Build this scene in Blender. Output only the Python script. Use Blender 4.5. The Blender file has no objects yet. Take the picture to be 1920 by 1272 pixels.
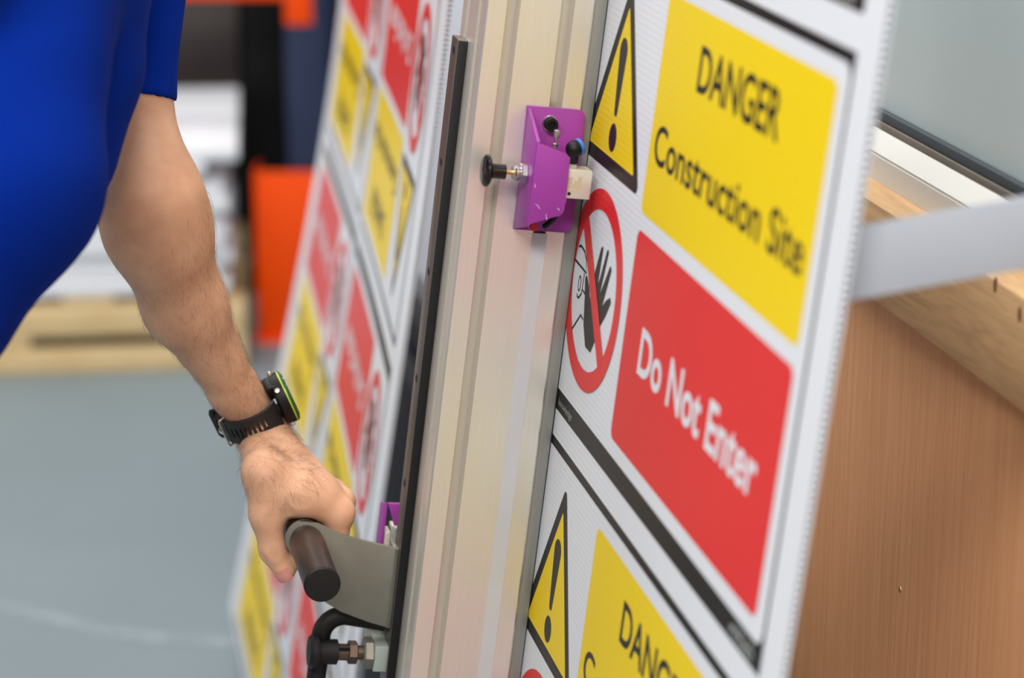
import bpy, bmesh, math, random
import numpy as np
from mathutils import Vector, Matrix, noise

random.seed(7)
rng = np.random.default_rng(7)
SC = bpy.context.scene
COL = SC.collection
PI = math.pi

# ------------------------------------------------------------------ camera
H_CAM = 1.75
PITCH = math.radians(16.6533)
F_PX = 4500.0
cam_d = bpy.data.cameras.new('camera')
cam_d.sensor_width = 36.0
cam_d.sensor_fit = 'HORIZONTAL'
cam_d.lens = F_PX * 36.0 / 1920.0
cam_d.clip_start = 0.05
cam_d.clip_end = 100
cam_d.dof.use_dof = True
cam_d.dof.focus_distance = 2.03
cam_d.dof.aperture_fstop = 3.5
cam_d.dof.aperture_blades = 0
cam = bpy.data.objects.new('camera', cam_d)
COL.objects.link(cam)
cam.location = (0, 0, H_CAM)
cam.rotation_euler = (PI / 2 - PITCH, 0, 0)
SC.camera = cam

# ------------------------------------------------------------------ light, exposure
SC.view_settings.view_transform = 'Standard'
SC.view_settings.look = 'None'
SC.view_settings.exposure = 0.0
SC.view_settings.gamma = 1.0
SC.view_settings.use_curve_mapping = False
world = bpy.data.worlds.new('hall_daylight')
SC.world = world
world.use_nodes = True
bg = world.node_tree.nodes['Background']
bg.inputs[0].default_value = (0.98, 0.98, 1.0, 1)
bg.inputs[1].default_value = 0.54


def area(name, loc, target, sx, sy, power, col=(1, 1, 1)):
    l = bpy.data.lights.new(name, 'AREA')
    l.shape = 'RECTANGLE'
    l.size = sx
    l.size_y = sy
    l.energy = power
    l.color = col
    o = bpy.data.objects.new(name, l)
    COL.objects.link(o)
    o.location = loc
    d = Vector(target) - Vector(loc)
    o.rotation_euler = d.to_track_quat('-Z', 'Y').to_euler()
    return o


# high-bay strip lights of the hall, 5 m up
area('high_bay_light', (-0.65, 2.1, 4.3), (-0.1, 1.7, 0.8), 1.2, 2.6, 118, (1.0, 0.98, 0.95))
area('high_bay_light', (-0.6, -2.0, 4.4), (0.3, 1.5, 0.9), 3.0, 0.6, 225, (1.0, 0.97, 0.93))
area('high_bay_light', (-1.6, 5.4, 5.0), (-1.2, 5.2, 0), 0.5, 3.0, 150, (1.0, 0.98, 0.96))
# added soft fill from the left of the hall, no door there
area('left_fill_light', (-4.5, 0.6, 2.2), (0.4, 1.8, 1.0), 2.5, 2.5, 15, (0.97, 0.98, 1.0))

# ------------------------------------------------------------------ frames
U = Vector((0.213030524, -0.977045544, 0.0))
V = Vector((-0.118446075, -0.025825438, -0.992624589))
N = Vector((-0.969839432, -0.211459336, 0.121228817))
O = Vector((0.080508475, 1.855460138, H_CAM - 0.450639937))


def frame(x, y, z, o):
    m = Matrix.Identity(4)
    for i, c in enumerate((x, y, z)):
        for r in range(3):
            m[r][i] = c[r]
    for r in range(3):
        m[r][3] = o[r]
    return m


MF = frame(U, -V, N, O)                      # machine: x along the print, y up the lean, z out of the sheet
NB = Vector((-0.977045544, -0.213030524, 0.0))
BF = frame(U, Vector((0, 0, 1)), NB, Vector((O.x, O.y, 0)))     # bench: x along, y up, z towards the sheet
WF = Matrix.Identity(4)


def mm(u, v, n):
    return Vector((u, -v, n)) * 0.001


def m2w(u, v, n):
    return MF @ mm(u, v, n)


sp, cp = math.sin(PITCH), math.cos(PITCH)


def ray(px, py):
    x, y = (px - 960) / F_PX, (py - 636) / F_PX
    return Vector((x, -y * sp + cp, -y * cp - sp))


CAMP = Vector((0, 0, H_CAM))


def P(px, py, depth):
    return CAMP + ray(px, py) * depth


def on_floor(px, py, z=0.0):
    d = ray(px, py)
    return CAMP + d * ((z - H_CAM) / d.z)


def on_y(px, py, Y):
    d = ray(px, py)
    return CAMP + d * (Y / d.y)


# ------------------------------------------------------------------ materials
def srgb(r, g, b):
    f = lambda c: (c / 255 / 12.92) if c / 255 <= 0.04045 else ((c / 255 + 0.055) / 1.055) ** 2.4
    return (f(r), f(g), f(b), 1)


def mat(name, col, rough=0.5, metal=0.0, spec=0.5, var=0.0, vscale=20, bump=0.0, bscale=200, stretch=None,
        sub=0.0, subcol=None, coat=0.0, distort=0.0):
    m = bpy.data.materials.new(name)
    m.use_nodes = True
    nt = m.node_tree
    b = nt.nodes['Principled BSDF']
    b.inputs['Base Color'].default_value = col
    b.inputs['Roughness'].default_value = rough
    b.inputs['Metallic'].default_value = metal
    b.inputs['Specular IOR Level'].default_value = spec
    b.inputs['Coat Weight'].default_value = coat
    if sub:
        b.inputs['Subsurface Weight'].default_value = sub
        b.inputs['Subsurface Radius'].default_value = (0.012, 0.005, 0.003)
        b.inputs['Subsurface Scale'].default_value = 0.25
    tc = nt.nodes.new('ShaderNodeTexCoord')
    mp = nt.nodes.new('ShaderNodeMapping')
    if stretch:
        mp.inputs['Scale'].default_value = stretch
    nt.links.new(tc.outputs['Object'], mp.inputs['Vector'])
    if var:
        nz = nt.nodes.new('ShaderNodeTexNoise')
        nz.inputs['Scale'].default_value = vscale
        nz.inputs['Detail'].default_value = 5
        nz.inputs['Distortion'].default_value = distort
        nt.links.new(mp.outputs[0], nz.inputs['Vector'])
        rp = nt.nodes.new('ShaderNodeValToRGB')
        rp.color_ramp.elements[0].position = 0.3
        rp.color_ramp.elements[1].position = 0.7
        c0 = [c * (1 - var) for c in col[:3]] + [1]
        c1 = [min(1, c * (1 + var)) for c in col[:3]] + [1]
        if subcol:
            c0 = subcol
        rp.color_ramp.elements[0].color = c0
        rp.color_ramp.elements[1].color = c1
        nt.links.new(nz.outputs[0], rp.inputs[0])
        nt.links.new(rp.outputs[0], b.inputs['Base Color'])
    if bump:
        nz2 = nt.nodes.new('ShaderNodeTexNoise')
        nz2.inputs['Scale'].default_value = bscale
        nz2.inputs['Detail'].default_value = 3
        nt.links.new(mp.outputs[0], nz2.inputs['Vector'])
        bp = nt.nodes.new('ShaderNodeBump')
        bp.inputs['Strength'].default_value = bump
        bp.inputs['Distance'].default_value = 0.002
        nt.links.new(nz2.outputs[0], bp.inputs['Height'])
        nt.links.new(bp.outputs[0], b.inputs['Normal'])
    return m


def flute_mat(name, col, rough=0.38, spec=0.2):
    """printed twin-wall sheet: faint ribs every 5 mm running along the print"""
    m = bpy.data.materials.new(name)
    m.use_nodes = True
    nt = m.node_tree
    b = nt.nodes['Principled BSDF']
    b.inputs['Base Color'].default_value = col
    b.inputs['Roughness'].default_value = rough
    b.inputs['Specular IOR Level'].default_value = spec
    tc = nt.nodes.new('ShaderNodeTexCoord')
    wv = nt.nodes.new('ShaderNodeTexWave')
    wv.wave_type = 'BANDS'
    wv.bands_direction = 'Y'
    wv.inputs['Scale'].default_value = 1.0 / 0.005 * 0.314159
    wv.inputs['Distortion'].default_value = 0.6
    wv.inputs['Detail'].default_value = 1.0
    nt.links.new(tc.outputs['Object'], wv.inputs['Vector'])
    bp = nt.nodes.new('ShaderNodeBump')
    bp.inputs['Strength'].default_value = 0.05
    bp.inputs['Distance'].default_value = 0.0012
    nt.links.new(wv.outputs['Fac'], bp.inputs['Height'])
    nt.links.new(bp.outputs[0], b.inputs['Normal'])
    return m


def wood_mat(name, c0, c1, stretch, scale=6, rough=0.6, dist=1.5, fine=None):
    m = bpy.data.materials.new(name)
    m.use_nodes = True
    nt = m.node_tree
    b = nt.nodes['Principled BSDF']
    b.inputs['Roughness'].default_value = rough
    b.inputs['Specular IOR Level'].default_value = 0.25
    tc = nt.nodes.new('ShaderNodeTexCoord')
    mp = nt.nodes.new('ShaderNodeMapping')
    mp.inputs['Scale'].default_value = stretch
    nt.links.new(tc.outputs['Object'], mp.inputs['Vector'])
    nz = nt.nodes.new('ShaderNodeTexNoise')
    nz.inputs['Scale'].default_value = scale
    nz.inputs['Detail'].default_value = 6
    nz.inputs['Distortion'].default_value = dist
    nt.links.new(mp.outputs[0], nz.inputs['Vector'])
    rp = nt.nodes.new('ShaderNodeValToRGB')
    rp.color_ramp.elements[0].position = 0.35
    rp.color_ramp.elements[0].color = c0
    rp.color_ramp.elements[1].position = 0.65
    rp.color_ramp.elements[1].color = c1
    nt.links.new(nz.outputs[0], rp.inputs[0])
    nt.links.new(rp.outputs[0], b.inputs['Base Color'])
    return m


M = {}
M['alu'] = mat('anodised_aluminium', srgb(238, 231, 219), 0.38, 0.74, var=0.02, vscale=14, stretch=(60, 1, 60), bump=0.03, bscale=120)
M['alu_grey'] = mat('dull_aluminium', srgb(138, 136, 129), 0.5, 0.4, var=0.06, vscale=10, stretch=(60, 1, 60))
M['strip_grey'] = mat('grey_slot_cover', srgb(186, 184, 184), 0.55, var=0.03)
M['rail_steel'] = mat('brown_grey_steel', srgb(108, 96, 88), 0.4, 0.7, var=0.12, vscale=8, stretch=(40, 1, 40))
M['black_plastic'] = mat('black_plastic', srgb(13, 13, 14), 0.5, spec=0.3, var=0.1, vscale=300)
M['black_gloss'] = mat('glossy_black_plastic', srgb(16, 16, 17), 0.18, var=0.05)
M['black_rubber'] = mat('black_rubber', srgb(20, 19, 19), 0.55, spec=0.35, bump=0.08, bscale=900, var=0.08, vscale=80)
M['grip'] = mat('brown_black_grip', srgb(38, 29, 26), 0.36, var=0.25, vscale=60, bump=0.05, bscale=900)
M['dark_steel'] = mat('dark_plate_steel', srgb(132, 129, 118), 0.42, 0.5, var=0.1, vscale=25, bump=0.03, bscale=400)
M['steel'] = mat('bright_steel', srgb(190, 188, 184), 0.25, 0.9, var=0.05)
M['brown_steel'] = mat('bronzed_steel', srgb(104, 88, 76), 0.35, 0.8, var=0.1, vscale=90)
M['brass'] = mat('brass', srgb(200, 170, 110), 0.3, 0.9, var=0.05)
M['block_alu'] = mat('milled_aluminium', srgb(176, 184, 176), 0.4, 0.5, var=0.05, vscale=60)
M['valve'] = mat('cream_valve_body', srgb(212, 204, 186), 0.4, 0.3, var=0.03)
M['valve_mark'] = mat('tan_engraving', srgb(190, 172, 140), 0.6, var=0.05)
M['purple'] = mat('purple_powder_coat', srgb(146, 52, 146), 0.42, bump=0.06, bscale=1500, var=0.05, vscale=40)
M['chip'] = mat('bare_chip_metal', srgb(206, 180, 206), 0.5, var=0.1)
M['red_plastic'] = mat('red_plastic', srgb(190, 20, 20), 0.35, var=0.05)
M['blue_plastic'] = mat('blue_plastic', srgb(60, 110, 190), 0.35, var=0.05)
M['sheet_white'] = flute_mat('white_twinwall_plastic', srgb(213, 215, 220))
M['p_white'] = flute_mat('printed_white', srgb(212, 214, 219))
M['p_black'] = flute_mat('printed_black', srgb(28, 24, 23))
M['p_yellow'] = flute_mat('printed_yellow', srgb(228, 196, 0))
M['p_red'] = flute_mat('printed_red', srgb(212, 44, 44))
M['p_grey'] = flute_mat('printed_grey', srgb(170, 172, 168))
M['board_blue'] = mat('blue_grey_board', srgb(226, 229, 240), 0.6, var=0.03, vscale=6)
M['board_navy'] = mat('dark_navy_panel', srgb(70, 70, 88), 0.6, var=0.05, vscale=6)
M['frame_grey'] = mat('grey_frame_paint', srgb(120, 122, 126), 0.5, var=0.04)
M['light_grey'] = mat('pale_grey_paint', srgb(170, 173, 182), 0.5, var=0.02)
M['floor'] = mat('grey_floor_paint', srgb(116, 130, 135), 0.5, var=0.08, vscale=1.3, bump=0.02, bscale=60)
M['floor_line'] = mat('worn_white_line', srgb(126, 139, 144), 0.6, var=0.15, vscale=12)
M['wall'] = mat('dark_brown_wall', srgb(72, 62, 58), 0.8, var=0.12, vscale=1.5)
M['pallet'] = wood_mat('pallet_softwood', srgb(206, 176, 126), srgb(222, 196, 150), (1.2, 10, 10), 4)
M['white_sheet'] = mat('white_stacked_sheet', srgb(226, 228, 232), 0.5, var=0.03, vscale=4)
M['rack_blue'] = mat('navy_rack_paint', srgb(34, 45, 76), 0.5, var=0.06, vscale=6)
M['rack_orange'] = mat('orange_rack_paint', srgb(244, 76, 0), 0.5, spec=0.2, var=0.04, vscale=6)
M['rack_black'] = mat('black_column_paint', srgb(11, 11, 12), 0.7, spec=0.2, var=0.15, vscale=4)
M['cabinet'] = mat('dark_brown_grey_paint', srgb(62, 54, 52), 0.5, var=0.1, vscale=3)
M['veneer'] = wood_mat('red_brown_veneer', srgb(192, 138, 96), srgb(204, 152, 110), (60, 1.2, 60), 5, 0.5, 0.2)
M['pine'] = wood_mat('planed_pine', srgb(190, 152, 110), srgb(212, 172, 126), (1.5, 16, 16), 5, 0.6, 2.5)
M['pine_knot'] = mat('pine_knot', srgb(110, 74, 44), 0.6, var=0.3, vscale=80)
M['upvc'] = mat('white_upvc', srgb(214, 212, 205), 0.4, var=0.02, vscale=10)
M['gasket'] = mat('dark_rubber_gasket', srgb(58, 66, 72), 0.6, var=0.05)
M['gasket_brown'] = mat('brown_gasket_lip', srgb(112, 102, 92), 0.6, var=0.1)
M['pane'] = mat('grey_glazing_panel', srgb(194, 206, 206), 0.45, var=0.04, vscale=5, stretch=(1, 0.4, 1))
M['skin'] = mat('skin', srgb(216, 170, 138), 0.5, spec=0.35, var=0.1, vscale=28, bump=0.12, bscale=700, sub=0.25,
                subcol=srgb(204, 153, 122))
M['nail'] = mat('fingernail', srgb(206, 140, 126), 0.35)
M['hair'] = mat('dark_brown_hair', srgb(96, 66, 48), 0.5)
M['shirt'] = mat('royal_blue_jersey', srgb(0, 40, 142), 0.9, spec=0.08, var=0.08, vscale=6, bump=0.08, bscale=1100)
M['trousers'] = mat('black_work_trousers', srgb(34, 36, 42), 0.8, var=0.1, vscale=40)
M['shoe'] = mat('black_shoe_leather', srgb(22, 22, 22), 0.5, var=0.1)
M['strap'] = mat('black_silicone', srgb(30, 30, 31), 0.5, var=0.06, vscale=80)
M['lime'] = mat('yellow_green_ring', srgb(190, 200, 40), 0.4, var=0.05)
M['green'] = mat('green_bezel', srgb(20, 92, 40), 0.35, var=0.05)
M['glass'] = mat('watch_glass', srgb(16, 18, 20), 0.1, coat=0.5, var=0.02)


# ------------------------------------------------------------------ mesh builder
class MB:
    def __init__(self):
        self.bm = bmesh.new()

    def mesh(self, vs, fs, mi=0):
        vv = [self.bm.verts.new(v) for v in vs]
        out = []
        for f in fs:
            try:
                fc = self.bm.faces.new([vv[i] for i in f])
                fc.material_index = mi
                out.append(fc)
            except ValueError:
                pass
        return vv, out

    def hexa(self, c, bev=0.0, mi=0, seg=2):
        """c: eight corners, 0-3 one side, 4-7 the other in the same order"""
        vv, ff = self.mesh(c, [(3, 2, 1, 0), (4, 5, 6, 7), (0, 1, 5, 4), (1, 2, 6, 5), (2, 3, 7, 6), (3, 0, 4, 7)], mi)
        bmesh.ops.recalc_face_normals(self.bm, faces=ff)
        if bev:
            es = list({e for f in ff for e in f.edges})
            bmesh.ops.bevel(self.bm, geom=es, offset=bev, segments=seg, profile=0.5, affect='EDGES', material=mi)
        return self

    def box(self, lo, hi, bev=0.0, mi=0):
        a, b = lo, hi
        c = [Vector(p) for p in ((a[0], a[1], a[2]), (b[0], a[1], a[2]), (b[0], b[1], a[2]), (a[0], b[1], a[2]),
                                 (a[0], a[1], b[2]), (b[0], a[1], b[2]), (b[0], b[1], b[2]), (a[0], b[1], b[2]))]
        return self.hexa(c, bev, mi)

    def mbox(self, u0, u1, v0, v1, n0, n1, bev=0.0, mi=0):
        """box in machine millimetres"""
        return self.box(tuple(mm(u0, v1, n0)), tuple(mm(u1, v0, n1)), bev * 0.001, mi)

    def prism(self, pts3, off, mi=0, bev=0.0):
        """planar polygon pushed by the vector off"""
        n = len(pts3)
        off = Vector(off)
        vs = [Vector(p) for p in pts3] + [Vector(p) + off for p in pts3]
        fs = [tuple(range(n))[::-1], tuple(range(n, 2 * n))] + [(i, (i + 1) % n, n + (i + 1) % n, n + i) for i in range(n)]
        vv, ff = self.mesh(vs, fs, mi)
        bmesh.ops.recalc_face_normals(self.bm, faces=ff)
        if bev:
            es = list({e for f in ff[:2] for e in f.edges})
            bmesh.ops.bevel(self.bm, geom=es, offset=bev, segments=2, profile=0.5, affect='EDGES', material=mi)
        return self

    def lathe(self, p0, axis, prof, seg=32, mi=0, ref=None, sx=1.0):
        """prof: (radius, height) pairs along the axis from p0"""
        a = Vector(axis).normalized()
        r = Vector(ref) if ref is not None else (Vector((1, 0, 0)) if abs(a.x) < 0.9 else Vector((0, 1, 0)))
        x = (r - a * r.dot(a)).normalized()
        y = a.cross(x)
        p0 = Vector(p0)
        rings = []
        for (rad, h) in prof:
            if rad < 1e-7:
                rings.append([self.bm.verts.new(p0 + a * h)])
            else:
                rings.append([self.bm.verts.new(p0 + a * h + (x * math.cos(2 * PI * i / seg) * sx + y * math.sin(2 * PI * i / seg)) * rad)
                              for i in range(seg)])
        ff = []
        for A, B in zip(rings, rings[1:]):
            for i in range(seg):
                j = (i + 1) % seg
                if len(A) == 1 and len(B) == 1:
                    continue
                if len(A) == 1:
                    q = (A[0], B[i], B[j])
                elif len(B) == 1:
                    q = (A[i], A[j], B[0])
                else:
                    q = (A[i], A[j], B[j], B[i])
                f = self.bm.faces.new(q)
                f.material_index = mi
                ff.append(f)
        for R in (rings[0], rings[-1]):
            if len(R) > 1:
                f = self.bm.faces.new(R)
                f.material_index = mi
                ff.append(f)
        bmesh.ops.recalc_face_normals(self.bm, faces=ff)
        return self

    def cyl(self, p0, p1, r, seg=32, ch=0.0, mi=0, r1=None):
        p0, p1 = Vector(p0), Vector(p1)
        h = (p1 - p0).length
        r1 = r if r1 is None else r1
        pr = [(r, 0), (r1, h)] if not ch else [(r - ch, 0), (r, ch), (r1, h - ch), (r1 - ch, h)]
        return self.lathe(p0, p1 - p0, pr, seg, mi)

    def tube(self, path, r, seg=16, mi=0, cap=True, flat=1.0):
        path = [Vector(p) for p in path]
        n = len(path)
        t0 = (path[1] - path[0]).normalized()
        nrm = t0.orthogonal().normalized()
        rings = []
        for i, p in enumerate(path):
            t = ((path[min(i + 1, n - 1)] - path[max(i - 1, 0)])).normalized()
            nrm = (nrm - t * nrm.dot(t)).normalized()
            b = t.cross(nrm)
            rr = r[i] if isinstance(r, (list, tuple)) else r
            rings.append([self.bm.verts.new(p + (nrm * math.cos(2 * PI * k / seg) + b * math.sin(2 * PI * k / seg) * flat) * rr) for k in range(seg)])
        ff = []
        for A, B in zip(rings, rings[1:]):
            for k in range(seg):
                j = (k + 1) % seg
                ff.append(self.bm.faces.new((A[k], A[j], B[j], B[k])))
        if cap:
            ff.append(self.bm.faces.new(rings[0][::-1]))
            ff.append(self.bm.faces.new(rings[-1]))
        for f in ff:
            f.material_index = mi
        bmesh.ops.recalc_face_normals(self.bm, faces=ff)
        return self

    def ball(self, c, r, mi=0, sc=(1, 1, 1)):
        g = bmesh.ops.create_uvsphere(self.bm, u_segments=20, v_segments=12, radius=r)
        for v in g['verts']:
            v.co = Vector((v.co.x * sc[0], v.co.y * sc[1], v.co.z * sc[2])) + Vector(c)
        for f in {f for v in g['verts'] for f in v.link_faces}:
            f.material_index = mi
        return self


def finish(name, bm, mats, parent=None, origin=Vector((0, 0, 0)), angle=35, label=None):
    for v in bm.verts:
        v.co -= origin
    me = bpy.data.meshes.new(name)
    bm.to_mesh(me)
    bm.free()
    for m in (mats if isinstance(mats, (list, tuple)) else [mats]):
        me.materials.append(m)
    me.shade_smooth()
    me.set_sharp_from_angle(angle=math.radians(angle))
    o = bpy.data.objects.new(name, me)
    COL.objects.link(o)
    if parent is not None:
        o.parent = parent
    if label:
        o['label'] = label
    return o


def tag(o, label, cat, group=None, kind=None):
    o['label'] = label
    o['category'] = cat
    if group:
        o['group'] = group
    if kind:
        o['kind'] = kind
    return o


class Thing:
    """an Empty at the base of a thing; parts are meshes built in the frame's own coordinates"""

    def __init__(self, name, label, cat, fr, origin, group=None):
        self.origin = Vector(origin)
        self.e = bpy.data.objects.new(name, None)
        COL.objects.link(self.e)
        self.e.empty_display_size = 0.05
        self.e.matrix_world = fr @ Matrix.Translation(self.origin)
        tag(self.e, label, cat, group)

    def part(self, name, mb, mats, parent=None, angle=35, label=None):
        return finish(name, mb.bm, mats, parent or self.e, self.origin, angle, label)


def single(name, mb, mats, label, cat, fr, origin, group=None, angle=35):
    o = finish(name, mb.bm, mats, None, Vector(origin), angle)
    o.matrix_world = fr @ Matrix.Translation(Vector(origin))
    return tag(o, label, cat, group)


def struct(name, mb, mats, angle=35):
    o = finish(name, mb.bm, mats, None, Vector((0, 0, 0)), angle)
    o['kind'] = 'structure'
    return o


# ------------------------------------------------------------------ the setting
struct('floor', MB().box((-7, -4, -0.1), (6, 9.0, 0)), M['floor'])
struct('wall_back', MB().box((-7, 9.0, 0), (6, 9.2, 5.5)), M['wall'])

# worn white arc painted on the floor
mb = MB()
arc = [on_floor(*q) for q in ((-60, 1128), (60, 1150), (180, 1180), (300, 1198), (430, 1206), (520, 1204))]
vs, fs = [], []
for i, p in enumerate(arc):
    t = (arc[min(i + 1, 5)] - arc[max(i - 1, 0)]).normalized()
    s = Vector((-t.y, t.x, 0)) * 0.02
    vs += [p + s + Vector((0, 0, 0.0008)), p - s + Vector((0, 0, 0.0008))]
for i in range(5):
    fs.append((2 * i, 2 * i + 1, 2 * i + 3, 2 * i + 2))
mb.mesh(vs, fs)
mb.mesh([v - Vector((0, 0, 0.0008)) for v in vs], [f[::-1] for f in fs])
single('floor_line', mb, M['floor_line'], 'faint worn white curved line painted on the grey floor', 'floor line', WF, (arc[2].x, arc[2].y, 0))

# ------------------------------------------------------------------ sign artwork
ART = []      # (material, layer, verts, faces)


def art(mi, layer, pts):
    ART.append((mi, layer, [Vector((x, y, 0)) for x, y in pts], [tuple(range(len(pts)))]))


def rrect(x0, y0, x1, y1, r, k=6):
    out = []
    for cx, cy, a0 in ((x1 - r, y0 + r, -90), (x1 - r, y1 - r, 0), (x0 + r, y1 - r, 90), (x0 + r, y0 + r, 180)):
        for i in range(k + 1):
            a = math.radians(a0 + 90 * i / k)
            out.append((cx + r * math.cos(a), cy + r * math.sin(a)))
    return out


def rtri(pts, r, k=5):
    out = []
    n = len(pts)
    for i in range(n):
        p = Vector(pts[i])
        a = (Vector(pts[i - 1]) - p).normalized()
        b = (Vector(pts[(i + 1) % n]) - p).normalized()
        half = a.angle(b) / 2
        d = r / math.tan(half)
        c = p + (a + b).normalized() * (r / math.sin(half))
        s, e = p + a * d, p + b * d
        a0 = math.atan2(s.y - c.y, s.x - c.x)
        a1 = math.atan2(e.y - c.y, e.x - c.x)
        da = (a1 - a0 + PI) % (2 * PI) - PI
        for j in range(k + 1):
            t = a0 + da * j / k
            out.append((c.x + r * math.cos(t), c.y + r * math.sin(t)))
    return out


def ring(mi, layer, cx, cy, r0, r1, seg=96):
    vs = []
    for i in range(seg):
        a = 2 * PI * i / seg
        vs += [Vector((cx + r0 * math.cos(a), cy + r0 * math.sin(a), 0)), Vector((cx + r1 * math.cos(a), cy + r1 * math.sin(a), 0))]
    fs = [(2 * i, 2 * i + 1, 2 * ((i + 1) % seg) + 1, 2 * ((i + 1) % seg)) for i in range(seg)]
    ART.append((mi, layer, vs, fs))


def stroke(mi, layer, pts, w, closed=False):
    pts = [Vector((x, y)) for x, y in pts]
    n = len(pts)
    vs, fs = [], []
    for i, p in enumerate(pts):
        a = pts[(i - 1) % n] if (closed or i > 0) else p
        b = pts[(i + 1) % n] if (closed or i < n - 1) else p
        t = (b - a).normalized()
        s = Vector((-t.y, t.x)) * w / 2
        vs += [Vector((p.x + s.x, p.y + s.y, 0)), Vector((p.x - s.x, p.y - s.y, 0))]
    for i in range(n if closed else n - 1):
        j = (i + 1) % n
        fs.append((2 * i, 2 * i + 1, 2 * j + 1, 2 * j))
    ART.append((mi, layer, vs, fs))


def text(mi, layer, body, x0, x1, base, cap, bold=0.0):
    c = bpy.data.curves.new('lettering', 'FONT')
    c.body = body
    c.size = 1.0
    c.offset = bold
    c.resolution_u = 4
    o = bpy.data.objects.new('lettering', c)
    COL.objects.link(o)
    dg = bpy.context.evaluated_depsgraph_get()
    me = o.evaluated_get(dg).to_mesh()
    vs = [v.co.copy() for v in me.vertices]
    fs = [tuple(p.vertices) for p in me.polygons]
    bpy.data.objects.remove(o)
    xs = [v.x for v in vs]
    ca = bpy.data.curves.new('capital', 'FONT')
    ca.body = 'E'
    ca.size = 1.0
    ca.offset = bold
    oc = bpy.data.objects.new('capital', ca)
    COL.objects.link(oc)
    dg = bpy.context.evaluated_depsgraph_get()
    mc = oc.evaluated_get(dg).to_mesh()
    ys = [v.co.y for v in mc.vertices]
    y0, ch = min(ys), max(ys) - min(ys)
    bpy.data.objects.remove(oc)
    sx = (x1 - x0) / (max(xs) - min(xs))
    sy = cap / ch
    vs = [Vector((x0 + (v.x - min(xs)) * sx, base - (v.y - y0) * sy, 0)) for v in vs]
    ART.append((mi, layer, vs, fs))


K, W_, Y_, R_, G_ = 0, 1, 2, 3, 4
PM = [M['p_black'], M['p_white'], M['p_yellow'], M['p_red'], M['p_grey']]
art(K, 1, [(0, 0), (601, 0), (601, 401), (0, 401)])
art(W_, 2, rrect(4, 8, 597, 383, 11))
art(Y_, 3, rrect(211, 21, 580, 189, 8))
art(R_, 3, rrect(211, 202, 580, 370, 8))
text(K, 4, 'DANGER', 306, 488.5, 78, 33.2, 0.016)
text(K, 4, 'Construction Site', 224.5, 566, 147, 30, 0.012)
text(W_, 4, 'Do Not Enter', 257.5, 543, 303.5, 36, 0.022)
cx = 108.5
art(K, 3, rtri([(cx, 24), (cx + 90, 180), (cx - 90, 180)], 5.5))
art(Y_, 4, rtri([(cx + 0.5, 47), (cx + 71, 168.5), (cx - 70, 168.5)], 1.5))
ex = []
for i in range(9):
    a = PI + PI * i / 8
    ex.append((108 + 11 * math.cos(a), 83 + 11 * math.sin(a)))
for i in range(7):
    a = PI * i / 6
    ex.append((108 + 4.6 * math.cos(a), 131 + 4.6 * math.sin(a)))
art(K, 5, ex)
art(K, 5, [(108.5 + 11 * math.cos(2 * PI * i / 40), 152.5 + 11.5 * math.sin(2 * PI * i / 40)) for i in range(40)])
CX, CY = 110.5, 279
# figure with raised hand inside the ban circle
hand = [(125, 327.5), (107.5, 327.3), (94, 312), (87, 290), (81.5, 277), (83, 273.2), (86.5, 273), (97, 279.5), (103.5, 288),
        (106, 273), (108.5, 262), (116.6, 242), (120.5, 239), (123.6, 240.5), (122, 258), (121, 270.2), (124.5, 265), (134.6, 239.5),
        (138, 237.3), (140.7, 239.7), (135, 260), (130.5, 276), (136, 268), (148.2, 249.5), (151.6, 247.5), (154.6, 251),
        (147, 270), (141.5, 283.5), (150, 276.5), (161, 271), (164.8, 274.6), (155, 288), (143, 300), (133.5, 316)]
art(K, 3, hand)
for pts in ([(50, 257), (56, 255), (62, 255.2), (70, 256.6), (78, 261.5), (83.1, 271.5), (59.5, 270.6), (44, 270)],
            [(77.5, 273), (76.2, 287), (86.3, 288)], [(62.5, 294), (64, 296.3), (68.7, 296.5), (75.8, 291), (76.2, 287)],
            [(50, 334), (64.2, 323), (82.5, 307.3), (90.8, 309)]):
    stroke(K, 3, pts, 2.2)
stroke(K, 3, [(66.5 + 3.6 * math.cos(2 * PI * i / 24), 284.6 + 6.2 * math.sin(2 * PI * i / 24)) for i in range(24)], 1.8, True)
ring(R_, 5, CX, CY, 66.5, 83.2)
q = 68 / math.sqrt(2)
art(R_, 5, [(CX - q + 6, CY - q - 6), (CX + q + 6, CY + q - 6), (CX + q - 6, CY + q + 6), (CX - q - 6, CY - q + 6)])
text(G_, 3, 'knowledge', 50, 96, 395.5, 6.2, -0.01)
sw = []
for i in range(40):
    t = i / 39
    sw.append((536 + 50 * t, 391.5 + 3.4 * math.sin(t * 34) + 1.2 * math.sin(t * 11)))
stroke(G_, 3, sw, 1.6)
stroke(G_, 3, [(548, 396.8), (584, 397.6)], 1.2)


def sign_mesh(mapfn, cut=0):
    bm = bmesh.new()
    for mi, layer, vs, fs in ART:
        vv = [bm.verts.new((v.x, v.y, layer * 0.16)) for v in vs]
        for f in fs:
            try:
                fc = bm.faces.new([vv[i] for i in f])
                fc.material_index = mi
            except ValueError:
                pass
    bm.normal_update()
    bmesh.ops.triangulate(bm, faces=[f for f in bm.faces if len(f.verts) > 4])
    if cut:
        for ax, top in ((0, 601), (1, 401)):
            c = cut
            while c < top:
                co, no = [0, 0, 0], [0, 0, 0]
                co[ax], no[ax] = c, 1
                bmesh.ops.bisect_plane(bm, geom=list(bm.verts) + list(bm.edges) + list(bm.faces), plane_co=co, plane_no=no)
                c += cut
    for v in bm.verts:
        v.co = mapfn(v.co.x, v.co.y, v.co.z)
    return bm


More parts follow.
